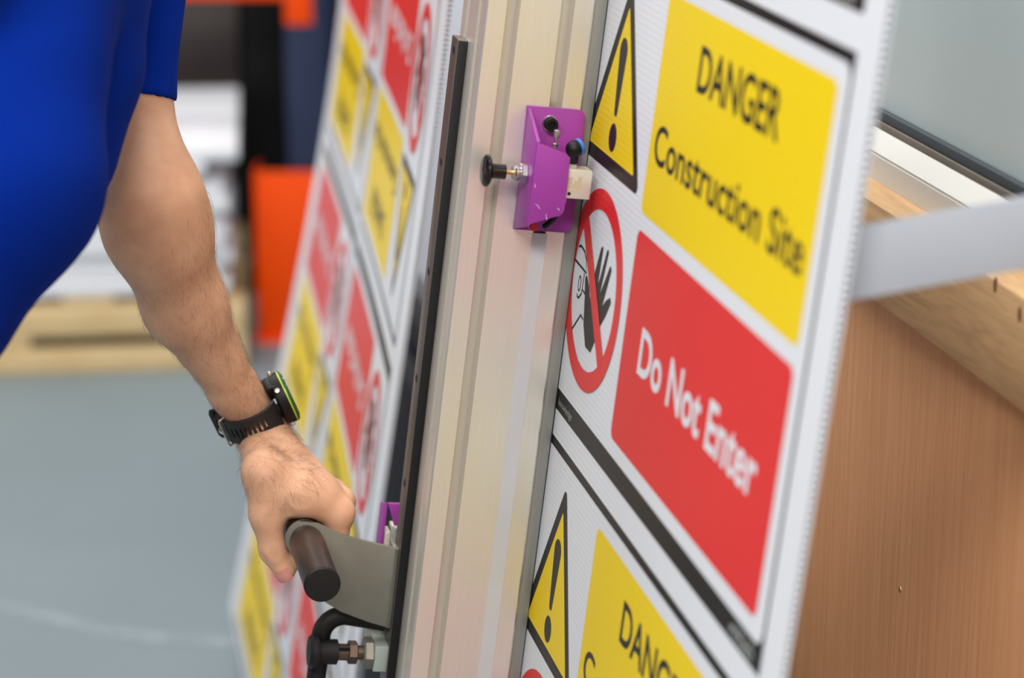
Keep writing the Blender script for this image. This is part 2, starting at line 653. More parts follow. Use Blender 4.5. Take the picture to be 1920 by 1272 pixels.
def orient(bm, toward):
    bm.normal_update()
    for f in bm.faces:
        if f.normal.dot(toward) < 0:
            f.normal_flip()
    return bm


# ------------------------------------------------------------------ right-hand sheet (flat on the machine)
t = Thing('printed_sign_sheet', 'white fluted plastic sheet of warning signs with large DANGER lettering, right of the metal post', 'sign sheet', MF, mm(160, 1178, -3))
mb = MB()
mb.mbox(-172, 500, -652, 1178, -4.6, -4.2)
mb.mbox(-172, 500, -652, 1178, -0.4, 0.0)
v = -652
while v < 1178:
    mb.mbox(-171.8, 499.6, v, v + 2.4, -4.25, -0.35)
    v += 5.0
t.part('fluted_board', mb, M['sheet_white'])
ps = t.part('printed_sign', type('B', (), {'bm': orient(sign_mesh(lambda x, y, h: mm(x - 136.5, y - 208, h)), Vector((0, 0, 1)))})(), PM)
for k in (-1, 1, 2):
    c = ps.copy()
    COL.objects.link(c)
    c.parent = t.e
    c.location = mm(0, 424 * k, 0)

# ------------------------------------------------------------------ left-hand sheet (loose, bowed, turned upside down)
LC = np.array([[-585.21, -0.36, -11.8, 4.15, -993.12, -2.04, -2.38, -2.72, 0.11, 0.73],
               [-88.68, 1004.34, -0.37, -0.04, -0.11, -7.98, -0.27, 3.3, -0.4, -4.21],
               [30.42, -3.49, 77.64, -52.54, -103.0, -30.4, 53.68, 19.94, -0.56, -1.91]])
MON = [(0, 0), (0, 1), (0, 2), (0, 3), (1, 0), (1, 1), (1, 2), (2, 0), (2, 1), (3, 0)]
LM = 83.0


def lsurf(s, tt, h=0.0):
    def p(s, tt):
        b = np.array([(s / 1000) ** i * (tt / 1000) ** j for i, j in MON])
        return Vector(LC @ b)
    a = p(s, tt)
    if h:
        ds, dt = p(s + 1, tt) - a, p(s, tt + 1) - a
        n = ds.cross(dt).normalized()
        if n.z < 0:
            n = -n
        a = a + n * h
    return mm(a.x, a.y, a.z)


SMAX, T0, T1 = 2 * LM + 1225, -440.0, 1262.0
t = Thing('printed_sign_sheet', 'white fluted plastic sheet of warning signs hung upside down, blurred beyond the hand and post', 'sign sheet', MF, lsurf(SMAX / 2, T1))
mb = MB()


def lgrid(h, ns=46, nt=56):
    vs = [lsurf(SMAX * i / ns, T0 + (T1 - T0) * j / nt, h) for i in range(ns + 1) for j in range(nt + 1)]
    fs = [(i * (nt + 1) + j, (i + 1) * (nt + 1) + j, (i + 1) * (nt + 1) + j + 1, i * (nt + 1) + j + 1) for i in range(ns) for j in range(nt)]
    mb.mesh(vs, fs)


lgrid(0.0)
lgrid(-4.4)
tt = T0
while tt < T1:
    a = [lsurf(s, tt + d, h) for d, h in ((0, -0.05), (2.5, -0.05), (2.5, -4.35), (0, -4.35)) for s in (0.3,)]
    prev = a
    for i in range(1, 24):
        s = (SMAX - 0.3) * i / 23
        b = [lsurf(s, tt + d, h) for d, h in ((0, -0.05), (2.5, -0.05), (2.5, -4.35), (0, -4.35))]
        mb.mesh(prev + b, [(0, 1, 5, 4), (2, 3, 7, 6)] + [(0, 1, 2, 3), (4, 5, 6, 7), (1, 2, 6, 5), (3, 0, 4, 7)])
        prev = b
    tt += 5.0
t.part('fluted_board', mb, M['sheet_white'], angle=60)
for r in (-1, 0, 1, 2):
    for c in range(2):
        bm = sign_mesh(lambda x, y, h: lsurf(LM + c * 624 + x, (400 - y) + r * 424, h * 1.6 + 0.1), 30)
        t.part('printed_sign', type('B', (), {'bm': orient(bm, Vector((0, 0, 1)))})(), PM, angle=60)

# ------------------------------------------------------------------ machine: work table behind the sheets
t = Thing('cutting_table', 'leaning blue-grey cutting table behind the sign sheets', 'machine', MF, mm(-300, 1300, -60))
t.part('lower_panel', MB().mbox(-1420, -230, 446, 1178, -140, -125, 1), M['board_navy'], label='dark navy lower panel')
t.part('backing_board', MB().mbox(-168, 395, -640, 1178, -11, -5, 0.5), M['board_blue'])
t.part('bottom_ledge', MB().mbox(-1250, 500, 1179, 1210, -142, 24, 2), M['frame_grey'])
t.part('top_rail', MB().mbox(-1430, 0, -760, -701, -142, -100, 2), M['frame_grey'])
t.part('cross_bar', MB().mbox(-1420, -230, 409, 445, -142, -116, 2), M['frame_grey'])
t.part('cross_bar', MB().mbox(-1420, -230, 500, 530, -124.5, -112, 2), M['frame_grey'])
t.part('strut', MB().mbox(60, 473.5, -104, -62, -24, -12, 1), M['frame_grey'])
bar = MB()
c = []
for n_ in (-6, -215):
    dv = 0.25 * (n_ + 9)
    for (u_, v_) in ((474, -105), (480, -105), (480, -59), (474, -59)):
        c.append(mm(u_, v_ + dv, n_))
bar.hexa(c, 0.0008)
t.part('support_arm', bar, M['light_grey'], label='pale grey flat bar reaching out behind the right-hand sheet')
for u_ in (-1200, -400, 450):
    a = MF @ mm(u_, 1210, -20)
    h = a.z
    t.part('foot', MB().mbox(u_ - 40, u_ + 40, 1206, 1210 + h * 1000 - 7, -60, 20, 2), M['frame_grey'])

# ------------------------------------------------------------------ machine: the post
t = Thing('cutter_post', 'tall leaning aluminium extrusion post with slots and a black rail down its left face', 'machine post', MF, mm(-135, 1178, 57))
c2, hw = 45.0, 45.0


def side(rot):
    pts = []
    for cc in (-22.5, 22.5):
        pts += [(cc - 5.6, 45), (cc - 5.0, 44.2), (cc - 5.0, 40.5), (cc - 9, 40.5), (cc - 9, 36), (cc - 4.5, 31.5), (cc + 4.5, 31.5), (cc + 9, 36),
                (cc + 9, 40.5), (cc + 5.0, 40.5), (cc + 5.0, 44.2), (cc + 5.6, 45)]
    pts = [(-43.5, 45)] + pts + [(43.5, 45)]
    ca, sa = math.cos(rot), math.sin(rot)
    return [(x * ca + y * sa, -x * sa + y * ca) for x, y in pts]


sec = []
for k in range(4):
    sec += side(k * PI / 2)
poly = [mm(-135 + x, 1178, 57 + y) for x, y in sec]
mb = MB().prism(poly, mm(0, -2078, 0))
t.part('extrusion', mb, M['alu'], angle=20)
t.part('slot_cover', MB().mbox(-90.6, -89.4, 41, 1178, 28, 40.8), M['strip_grey'], label='pale grey slot cover strip')
t.part('base_block', MB().mbox(-205, -65, 1179, 1205, 25, 125, 2), M['frame_grey'])
t.part('clamp_bar', MB().mbox(-165, -93, -900, 1178, 1.2, 12.0, 0.8), M['alu_grey'], label='dull grey clamp bar under the post')
t.part('seal_strip', MB().mbox(-163, -94.2, -900, 1178, 0.1, 1.2), M['black_rubber'], label='thin black seal strip')
rl = t.part('guide_rail', MB().mbox(-170, -144, -106, 1178, 102, 110.2, 0.5), M['rail_steel'], label='brown-grey steel guide rail')
t.part('black_strip', MB().mbox(-144, -141.5, -105.4, 1178, 102.2, 109.8, 0.3), M['black_plastic'], rl, label='black plastic facing of the rail')
for k in range(12):
    v_ = -96 + 96 * k
    t.part('rail_screw', MB().lathe(mm(-157, v_, 110.2), (0, 0, 1), [(4.0e-3, 0), (3.9e-3, 0.25e-3), (2.2e-3, 0.25e-3), (2.0e-3, 0.05e-3), (0, 0.05e-3)], 20),
           M['black_plastic'], rl)

# ------------------------------------------------------------------ purple valve bracket on the post
t = Thing('valve_bracket', 'bent purple steel bracket with a small cream valve and black pull knob on the post', 'bracket', MF, mm(-89, 40, 35))


def rr_poly(v0, v1, n0, n1, u_, r):
    return [mm(u_, y, x) for x, y in rrect(n0, v0, n1, v1, r, 4)]


mb = MB()
base = [mm(-89.6, y, x) for x, y in ([(58, -65)] + rrect(9, -65.5, 40, 38.5, 7, 5)[-7:] + rrect(9, -65.5, 40, 38.5, 7, 5)[14:20][::-1][:0] + [])]
# flange flat on the post, two rounded corners at its right-hand side
fl = [(59, -65.5)]
for i in range(6):
    a = -PI / 2 - (PI / 2) * i / 5
    fl.append((16 + 7 * math.cos(a), -58.5 + 7 * math.sin(a)))
for i in range(6):
    a = PI - (PI / 2) * i / 5
    fl.append((15 + 7 * math.cos(a), 31.5 + 7 * math.sin(a)))
fl.append((57, 38.5))
mb.prism([mm(-89.4, y, x) for x, y in fl], mm(2.4, 0, 0), bev=0.0005)
# web standing out from the post
web = [(-89.4, -65.5), (-43, -45), (-43, 25), (-89.4, 38.5)]
mb.hexa([mm(u_, v_, n_) for n_ in (55.4, 58.2) for (u_, v_) in web], 0.0006)
# front flange bent back to the right
ff = [(58.2, -44), (33, -36.5), (29, -33.5)]
for i in range(5):
    a = 0 + (PI / 2) * i / 4
    ff.append((36 - 7.5 * math.cos(a), 8.5 + 7.5 * math.sin(a)))
ff += [(58.2, 24.5)]
mb.prism([mm(-45.4, y, x) for x, y in ff], mm(2.6, 0, 0), bev=0.0006)
brk = t.part('bracket', mb, M['purple'])
cm = MB()
for (n_, v_, a, l) in ((52, 7, 0.5, 3.2), (50.5, 8.5, 0.9, 3.5), (34, 9, 0.7, 3.0), (55.5, -9, 1.4, 3.4), (43, 16, 1.3, 5)):
    d = Vector((0, math.sin(a), math.cos(a))) * l * 0.0005
    s = Vector((0, math.cos(a), -math.sin(a))) * 0.00035
    c0 = mm(-42.72, v_, n_)
    cm.mesh([c0 - d - s, c0 + d - s * 0.4, c0 + d + s * 0.4, c0 - d + s], [(0, 1, 2, 3)])
t.part('paint_chip', cm, M['chip'], brk, label='small chips in the purple paint')
# pull knob on the web
ax = Vector((0, 0, 1))
kc = (-66, -13.5)
hexn = MB().lathe(mm(kc[0], kc[1], 58.2), ax, [(8.2e-3, 0), (8.8e-3, 0.8e-3), (8.8e-3, 4.6e-3), (8.0e-3, 5.4e-3)], 6)
t.part('lock_nut', hexn, M['steel'], angle=20)
t.part('bush', MB().lathe(mm(kc[0], kc[1], 63.5), ax, [(6.2e-3, 0), (6.4e-3, 1e-3), (6.4e-3, 4e-3), (5.2e-3, 5e-3), (5.2e-3, 6.4e-3), (2, 6.4e-3)][:5] + [(0, 6.4e-3)]), M['steel'])
t.part('plunger_rod', MB().cyl(mm(kc[0], kc[1], 69), mm(kc[0], kc[1], 78), 1.9e-3, 16), M['brass'])
t.part('pull_knob', MB().lathe(mm(kc[0], kc[1], 75.5), ax, [(4e-3, 0), (6.2e-3, 0.4e-3), (6.0e-3, 9e-3), (6.6e-3, 12e-3), (11e-3, 13.2e-3), (13.2e-3, 15e-3),
                                                           (13.2e-3, 17.2e-3), (11e-3, 19e-3), (4e-3, 19.6e-3), (0, 19.7e-3)]), M['black_gloss'])
# valve body behind the front flange, showing to the right of it
vb = t.part('valve_body', MB().mbox(-66, -46.5, -23, 0.5, 8, 48, 0.6), M['valve'])
mk = MB()
for (n0, n1, v0, v1) in ((28, 24, -17, -7.5), (24, 22.4, -12, -7.5), (22.4, 19.5, -14.5, -7.5), (19.5, 16.2, -18, -7.5), (28, 17, -6.4, -5.2)):
    mk.mbox(-46.5, -46.44, v0, v1, n1, n0)
t.part('engraving', mk, M['valve_mark'], vb)
t.part('port_hole', MB().cyl(mm(-46.55, -3.4, 25.6), mm(-46.4, -3.4, 25.6), 1.5e-3, 16), M['black_plastic'], vb)
t.part('end_stop', MB().lathe(mm(-56, -12, 8.2), -ax, [(3.6e-3, 0), (3.6e-3, 1.4e-3), (2.6e-3, 2.4e-3), (0, 2.5e-3)]), M['steel'], vb)
t.part('lower_fitting', MB().cyl(mm(-55, 0.4, 28), mm(-55, 6, 28), 3.0e-3, 16, 0.3e-3), M['valve'])
t.part('air_hose', MB().tube([mm(-56 - 12 * (i / 8) ** 2, 6 + 24 * i / 8, 29 + 8 * (i / 8) ** 2) for i in range(9)], 2.4e-3, 12), M['black_plastic'])
# upper elbow with blue collar
el = t.part('push_in_elbow', MB().cyl(mm(-57, -23, 23.5), mm(-57, -27, 23.5), 4.2e-3, 6, 0.3e-3), M['valve'])
t.part('elbow_body', MB().cyl(mm(-57, -26.5, 23.5), mm(-57, -37, 23.5), 5.0e-3, 20, 0.4e-3).ball(mm(-57, -38.5, 23.2), 7.2e-3), M['black_plastic'], el)
t.part('blue_collar', MB().lathe(mm(-58, -39.5, 20.5), Vector((-0.35, 0.35, -0.87)), [(6.4e-3, 0), (7.0e-3, 0.4e-3), (7.0e-3, 3e-3), (6.2e-3, 3.4e-3), (4.6e-3, 3.4e-3), (0, 3.2e-3)]),
       M['blue_plastic'], el, label='blue release collar of the elbow')
# cap screw holding the flange and the small brass nozzle
sc_ = t.part('washer', MB().cyl(mm(-87, -52.5, 38.5), mm(-85.4, -52.5, 38.5), 6.6e-3, 28, 0.2e-3), M['steel'])
t.part('cap_screw', MB().lathe(mm(-85.4, -52.5, 38.5), (1, 0, 0), [(5.6e-3, 0), (5.6e-3, 6e-3), (5.0e-3, 6.6e-3), (2.8e-3, 6.6e-3), (2.6e-3, 4e-3), (0, 4e-3)], 28), M['black_plastic'], sc_)
nz = t.part('brass_nozzle', MB().cyl(mm(-62, -34, 38), mm(-62, -30, 38), 3.6e-3, 6, 0.2e-3), M['brass'])
t.part('nozzle_tip', MB().cyl(mm(-62, -52, 38), mm(-62, -46, 38), 2.6e-3, 6, 0.2e-3).cyl(mm(-62, -46, 38), mm(-62, -34, 38), 1.2e-3, 12).cyl(mm(-62, -41, 38), mm(-62, -38, 38), 2.4e-3, 6, 0.2e-3),
       M['steel'], nz)
t.part('red_plug', MB().cyl(mm(-84, 30, 47), mm(-62, 30, 47), 3.4e-3, 20, 0.4e-3), M['red_plastic'], label='red plug inside the bracket')

# second purple bracket, low on the hidden side of the post
t = Thing('valve_bracket', 'purple steel bracket half hidden behind the post above the hand grip plate', 'bracket', MF, mm(-196, 400, 100))
mb = MB()
mb.prism([mm(-204, y, x) for x, y in ((70, 323), (114, 323.5), (106, 345), (70, 346))], mm(2.5, 0, 0), bev=0.0005)
mb.hexa([mm(u_, v_, n_) for n_ in (114, 116.5) for (u_, v_) in ((-225, 331), (-201.6, 323.5), (-201.6, 405), (-225, 405))], 0.0005)
brk2 = t.part('bracket', mb, M['purple'])
t.part('lever', MB().hexa([mm(u_, v_, n_) for u_ in (-199, -193) for (v_, n_) in ((343, 110.5), (345, 105.5), (368, 103), (368, 108))], 0.0005), M['block_alu'], label='pale metal lever')
t.part('valve_body', MB().mbox(-220, -201, 347, 352, 92, 107, 0.5).mbox(-220, -203, 352, 390, 108, 113.5, 0.5), M['valve'])

# ------------------------------------------------------------------ carriage with the hand grip
t = Thing('grip_carriage', 'steel grip plate with dark round hand grip, bent black tube and plunger on the rail', 'handle', MF, mm(-150, 470, 112))
GV, GN = 341.0, 194.0
pl = [(347, 110.4), (342.5, 134), (337, 158), (331, 174), (326.5, 184)]
for i in range(13):
    a = math.radians(-155 + (155 + 42 - 0) * i / 12)
    pl.append((GV + 17.5 * math.sin(a) * 0 + 17.5 * math.sin(math.radians(-62 + 118 * i / 12)), GN + 17.5 * math.cos(math.radians(-62 + 118 * i / 12))))
pl = pl[:5] + [p for p in pl[5:]] + [(384, 188), (400, 170), (408, 156), (417, 130.5), (422.5, 110.4)]
plate = t.part('grip_plate', MB().prism([mm(-153, v_, n_) for v_, n_ in pl], mm(4, 0, 0), bev=0.0004), M['dark_steel'], angle=25)
t.part('plate_flange', MB().mbox(-176, -149, 347, 422, 110.4, 114.4, 0.6), M['dark_steel'], plate)
UA = Vector((1, 0, 0))
t.part('hand_grip', MB().lathe(mm(-149, GV, GN), UA, [(13.2e-3, 0), (14.6e-3, 6e-3), (15.2e-3, 20e-3), (15.2e-3, 98e-3), (15.0e-3, 103e-3)], 40), M['grip'])
t.part('end_cap', MB().lathe(mm(-46.2, GV, GN), UA, [(15.0e-3, 0), (15.4e-3, 0.4e-3), (15.4e-3, 2.6e-3), (14.2e-3, 3.6e-3), (6e-3, 4.2e-3), (0, 4.3e-3)], 40), M['black_rubber'], label='black rounded end cap')
t.part('collar', MB().lathe(mm(-163, GV, GN), UA, [(12.4e-3, 0), (15.0e-3, 0.8e-3), (15.0e-3, 4.2e-3), (13.8e-3, 5.2e-3), (13.8e-3, 6.4e-3), (15.2e-3, 7e-3), (15.2e-3, 9.4e-3), (14e-3, 10e-3)], 40), M['grip'])
t.part('hand_grip', MB().lathe(mm(-163, GV, GN), -UA, [(14.6e-3, 0), (15.2e-3, 4e-3), (15.2e-3, 100e-3), (13.4e-3, 104e-3), (0, 104.5e-3)], 40), M['grip'])
# bent tube
path = []
for i in range(6):
    path.append(mm(-168, 424 - 1.0 * i, 112 + 36 * i / 5))
for i in range(1, 11):
    a = (PI / 2) * i / 10
    path.append(mm(-168, 419 + 20 * (1 - math.cos(a)), 148 + 20 * math.sin(a)))
path += [mm(-168, 439 + 30 * i, 168 + 0.3 * i) for i in range(1, 5)]
for i in range(1, 9):
    a = (PI / 2) * i / 8
    path.append(mm(-168, 559 + 20 * math.sin(a), 169 - 20 * (1 - math.cos(a))))
path += [mm(-168, 579, 149 - 12.6 * i) for i in range(1, 4)]
t.part('bent_tube', MB().tube(path, 8.6e-3, 20), M['black_rubber'], angle=60, label='bent black rubber-coated tube')
t.part('stop_block', MB().mbox(-182, -146, 439, 463, 106.5, 122, 0.5).mbox(-182, -170, 425, 463, 106.5, 126, 0.5), M['block_alu'], label='pale milled aluminium block')
pc = (-158, 450.0)
Nn = Vector((0, 0, 1))
t.part('lock_nut', MB().lathe(mm(pc[0], pc[1], 122), Nn, [(13.6e-3, 0), (14.6e-3, 1.2e-3), (14.6e-3, 7.6e-3), (13.0e-3, 9e-3)], 6), M['dark_steel'], angle=20)
t.part('thread', MB().cyl(mm(pc[0], pc[1], 130), mm(pc[0], pc[1], 137), 6.6e-3, 24), M['brown_steel'])
t.part('hex_body', MB().lathe(mm(pc[0], pc[1], 136), Nn, [(9.4e-3, 0), (10.6e-3, 1e-3), (10.6e-3, 7.5e-3), (9.6e-3, 8.4e-3)], 6), M['brown_steel'], angle=20)
t.part('plunger_rod', MB().cyl(mm(pc[0], pc[1], 144), mm(pc[0], pc[1], 156), 7.6e-3, 24), M['brown_steel'])
t.part('plunger_slot', MB().mbox(-151.2, -150.2, 442.5, 445.8, 144.5, 154), M['black_plastic'])
t.part('pull_knob', MB().lathe(mm(pc[0], pc[1], 153.5), Nn, [(9.5e-3, 0), (11.4e-3, 0.8e-3), (11.0e-3, 16e-3), (11.2e-3, 17e-3), (15.2e-3, 17.6e-3), (16.0e-3, 19e-3), (15.8e-3, 23e-3), (13e-3, 26e-3), (0, 27.4e-3)], 36),
       M['black_rubber'])

# ------------------------------------------------------------------ bench and window on the right
BI = BF.inverted()
B0 = BI @ P(1920, 775, 1.74)
A0 = B0.x


def bz(py, d):
    """height at which the line of sight at the right frame edge meets the bench plane d (m behind B0.z)"""
    dr = (BI.to_3x3() @ ray(1920, py))
    c = BI @ CAMP
    k = (B0.z - d - c.z) / dr.z
    return (c + dr * k).y


zp0 = B0.y
zp1 = bz(561, 0)
dz = 0.031
zw1 = bz(450, dz)
zg0 = bz(394, dz + 0.016)
zg1 = bz(352, dz + 0.019)
AL, AR = A0 - 1.5, A0 + 0.7
D0 = B0.z
t = Thing('workbench', 'tall wooden bench with red-brown veneer side and pine top rail', 'workbench', BF, (A0 - 0.4, 0, D0 - 0.35))
t.part('side_panel', MB().box((AL, 0.0, D0 - 0.030), (AR, zp0 + 0.04, D0 - 0.012), 0.0006), M['veneer'])
t.part('pine_rail', MB().box((AL, zp0, D0 - 0.16), (AR, zp1, D0), 0.0015), M['pine'])
for px, py in ((1866, 535), (1912, 590)):
    dr = BI.to_3x3() @ ray(px, py)
    c0 = BI @ CAMP
    p = c0 + dr * ((D0 - c0.z) / dr.z)
    t.part('knot', MB().lathe(p - Vector((0, 0, 0.0005)), (0, 0, 1), [(0.0065, 0), (0.006, 0.0007), (0, 0.0008)], 16, sx=0.5), M['pine_knot'], label='dark knot in the pine')
t.part('back_panel', MB().box((AL, 0.0, D0 - 0.75), (AR, zp1 - 0.02, D0 - 0.73), 0.0006), M['veneer'])
t.part('bench_top', MB().box((AL, zp1 - 0.022, D0 - 0.75), (AR, zp1, D0 - 0.1605), 0.0006), M['pine'])
for a_ in (AL, AR - 0.02):
    t.part('end_panel', MB().box((a_, 0, D0 - 0.7295), (a_ + 0.02, zp1 - 0.023, D0 - 0.031), 0.0006), M['veneer'])
dr = BI.to_3x3() @ ray(1688, 1106)
c0 = BI @ CAMP
p = c0 + dr * ((D0 - 0.012 - c0.z) / dr.z)
t.part('screw', MB().lathe(p, (0, 0, 1), [(0.0026, 0), (0.0024, 0.0006), (0.0012, 0.0008), (0, 0.0003)], 16), M['brass'])

t = Thing('window_unit', 'white plastic window frame with grey panel standing on the pine rail', 'window', BF, (A0 - 0.4, zp1, D0 - dz - 0.03))
fr = MB()
prof = [(zp1 + 0.0002, -dz), (zw1 - 0.002, -dz), (zw1 - 0.002, -dz - 0.0016), (zw1, -dz - 0.0016), (zw1 + 0.0005, -dz - 0.0008), (zg0 - 0.001, -dz - 0.0145), (zg0, -dz - 0.016), (zg0, -dz - 0.06),
        (zp1 + 0.0002, -dz - 0.06)]
fr.prism([Vector((AL + 0.1, z_, D0 + d_)) for z_, d_ in prof], (AR - AL - 0.2, 0, 0))
f_ = t.part('frame_rail', fr, M['upvc'], angle=20)
st = MB()
for a_ in (AL + 0.1, AR - 0.17):
    st.box((a_, zg0, D0 - dz - 0.06), (a_ + 0.07, zg0 + 0.9, D0 - dz - 0.004), 0.003)
st.box((AL + 0.1, zg0 + 0.9, D0 - dz - 0.06), (AR - 0.1, zg0 + 0.97, D0 - dz - 0.004), 0.003)
t.part('frame_surround', st, M['upvc'])
zm = zg0 + (zg1 - zg0) * 0.42
t.part('gasket_lip', MB().box((AL + 0.17, zg0, D0 - dz - 0.024), (AR - 0.17, zm, D0 - dz - 0.017), 0.001), M['gasket_brown'], label='brown gasket lip')
t.part('gasket', MB().box((AL + 0.17, zm, D0 - dz - 0.026), (AR - 0.17, zg1, D0 - dz - 0.019), 0.001), M['gasket'], label='dark gasket')
t.part('glazing_panel', MB().box((AL + 0.172, zg0 + 0.001, D0 - dz - 0.040), (AR - 0.172, zg0 + 0.899, D0 - dz - 0.027)), M['pane'])

# ------------------------------------------------------------------ far left: pallet of sheets and racking
pc_ = on_floor(200, 698)
ya = math.radians(6.0)
PF = frame(Vector((math.cos(ya), math.sin(ya), 0)), Vector((-math.sin(ya), math.cos(ya), 0)), Vector((0, 0, 1)), Vector((pc_.x, pc_.y, 0)))
xr = 0.34
t = Thing('pallet', 'pale softwood pallet on the grey floor under the white sheets', 'pallet', PF, (-0.45, 0.4, 0))
for y_ in (0.0, 0.36, 0.72):
    t.part('bottom_board', MB().box((-1.2, y_, 0), (xr, y_ + 0.025, 0.062), 0.002), M['pallet'])
    for x_ in (-1.2, -0.41, xr - 0.03):
        t.part('block', MB().box((x_, y_ + 0.002, 0.062), (x_ + (0.03 if x_ > 0 else 0.23), y_ + 0.023, 0.092), 0.002), M['pallet'])
    t.part('stringer_board', MB().box((-1.2, y_, 0.092), (xr, y_ + 0.09, 0.17), 0.002), M['pallet'])
for k in range(6):
    x_ = -1.2 + k * 0.276
    t.part('top_board', MB().box((x_, 0, 0.17), (x_ + 0.12, 0.81, 0.19), 0.002), M['pallet'])
ends = [0.285, 0.26, 0.295, 0.27, 0.285, 0.265, 0.29, 0.275, 0.19, 0.235, 0.315]
words = ['lowest', 'second', 'third', 'fourth', 'fifth', 'sixth', 'seventh', 'eighth', 'ninth, set back', 'tenth', 'topmost, jutting out']
z_ = 0.191
for k, e in enumerate(ends):
    th = 0.032 if k != 8 else 0.02
    if k in (8,):
        e = 0.20
    single('sheet_bundle', MB().box((-1.22 + 0.01 * (k % 3), 0.0 + 0.012 * ((k * 7) % 3), z_), (e + 0.02, 0.80, z_ + th), 0.006), M['white_sheet'],
           'bundle of white sheets on the pallet, %s of the pile from below' % words[k], 'sheet stack', PF, (-0.45, 0.4, z_), 'bundles of white sheets on the pallet')
    z_ += th + 0.0015

# pale screen added to brighten the gap behind the cutting table
t = Thing('gap_backdrop', 'pale lavender-grey screen board added to brighten the gap between upside-down sheet and post', 'backdrop', WF, (0.4, 4.2, 0))
t.part('backdrop_board', MB().box((-0.24, 4.19, 0.06), (1.2, 4.21, 1.9), 0.003), M['board_blue'])
for x_ in (-0.1, 1.05):
    t.part('foot', MB().box((x_ - 0.02, 3.95, 0), (x_ + 0.02, 4.45, 0.0595), 0.004), M['frame_grey'])

# racking
Yr = on_floor(540, 640).y
g0, g1 = on_y(485, 640, Yr), on_y(612, 640, Yr)
gx0, gx1 = g0.x, g1.x
ztop = on_y(540, 322, Yr).z
t = Thing('upright_guard', 'bright orange steel guard at the foot of the navy rack upright', 'rack guard', WF, ((gx0 + gx1) / 2, Yr, 0))
t.part('front_plate', MB().box((gx0, Yr, 0.006), (gx1, Yr + 0.006, ztop), 0.002), M['rack_orange'])
for x_ in (gx0, gx1 - 0.006):
    t.part('side_plate', MB().box((x_, Yr + 0.0065, 0.006), (x_ + 0.006, Yr + 0.12, ztop), 0.002), M['rack_orange'])
t.part('base_plate', MB().box((gx0 - 0.01, Yr - 0.02, 0), (gx1 + 0.01, Yr + 0.14, 0.006)), M['rack_orange'])
u0 = on_y(538, 200, Yr + 0.02).x
t = Thing('pallet_rack', 'navy and orange pallet racking standing behind the man, left background', 'rack', WF, (u0 + 0.05, Yr + 0.05, 0))
t.part('upright', MB().box((u0, Yr + 0.02, 0.0065), (u0 + 0.10, Yr + 0.10, 3.2), 0.004), M['rack_blue'])
t.part('upright', MB().box((u0, Yr + 1.0, 0.0), (u0 + 0.10, Yr + 1.08, 3.2), 0.004), M['rack_blue'])
for z0 in (0.5, 1.2, 1.9, 2.6):
    t.part('brace', MB().box((u0 + 0.035, Yr + 0.101, z0), (u0 + 0.065, Yr + 0.999, z0 + 0.03)), M['rack_blue'])
zb = on_y(450, 2, Yr).z
zc = on_y(560, 48, Yr).z
t.part('beam', MB().box((u0 - 2.6, Yr + 0.025, zb), (u0 - 0.001, Yr + 0.07, zb + 0.11), 0.003), M['rack_orange'], label='orange rack beam')
t.part('beam_connector', MB().box((u0 + 0.002, Yr + 0.012, zc), (u0 + 0.068, Yr + 0.0195, zb + 0.16), 0.002), M['rack_orange'], label='orange beam connector')
t.part('upright', MB().box((u0 - 2.7, Yr + 0.02, 0.0), (u0 - 2.6005, Yr + 0.10, 3.2), 0.004), M['rack_blue'])
YC = Yr + 0.5
b0, b1 = on_y(466, 300, YC).x, on_y(542, 300, YC).x
t = Thing('steel_column', 'black painted steel column behind the rack upright', 'column', WF, ((b0 + b1) / 2, YC + 0.1, 0))
t.part('shaft', MB().box((b0, YC, 0.012), (b1, YC + 0.2, 4.8), 0.004), M['rack_black'])
t.part('foot_plate', MB().box((b0 - 0.06, YC - 0.04, 0), (b1 + 0.06, YC + 0.24, 0.012)), M['rack_black'])

k0, k1 = on_y(180, 300, YC + 0.3).x, on_y(462, 300, YC + 0.3).x
kz = on_y(400, 40, YC + 0.3).z
t = Thing('tool_cabinet', 'dark brown-grey steel cabinet behind the pile of white sheets', 'cabinet', WF, ((k0 + k1) / 2, YC + 0.55, 0))
t.part('carcass', MB().box((k0, YC + 0.3, 0.05), (k1, YC + 0.8, kz + 0.7), 0.004), M['rack_black'])
t.part('door', MB().box((k0 + 0.01, YC + 0.28, 0.07), (k1 - 0.01, YC + 0.2995, kz + 0.68), 0.003), M['cabinet'])
t.part('plinth', MB().box((k0 + 0.02, YC + 0.33, 0), (k1 - 0.02, YC + 0.78, 0.05)), M['rack_black'])


# ------------------------------------------------------------------ the man: signed-distance sculpting
def smin(a, b, k):
    h = np.clip(0.5 + 0.5 * (b - a) / k, 0, 1)
    return b * (1 - h) + a * h - k * h * (1 - h)


def rcone(p, a, b, r0, r1):
    a = np.array(a, np.float32)
    ba = np.array(b, np.float32) - a
    pa = p - a
    h = np.clip((pa @ ba) / max(float(ba @ ba), 1e-9), 0, 1)
    return np.linalg.norm(pa - h[:, None] * ba, axis=1) - (r0 + (r1 - r0) * h)


def ell(p, c, axes, r):
    q = (p - np.array(c, np.float32)) @ np.array(axes, np.float32).T / np.array(r, np.float32)
    k = np.linalg.norm(q, axis=1)
    return (k - 1) * min(r)


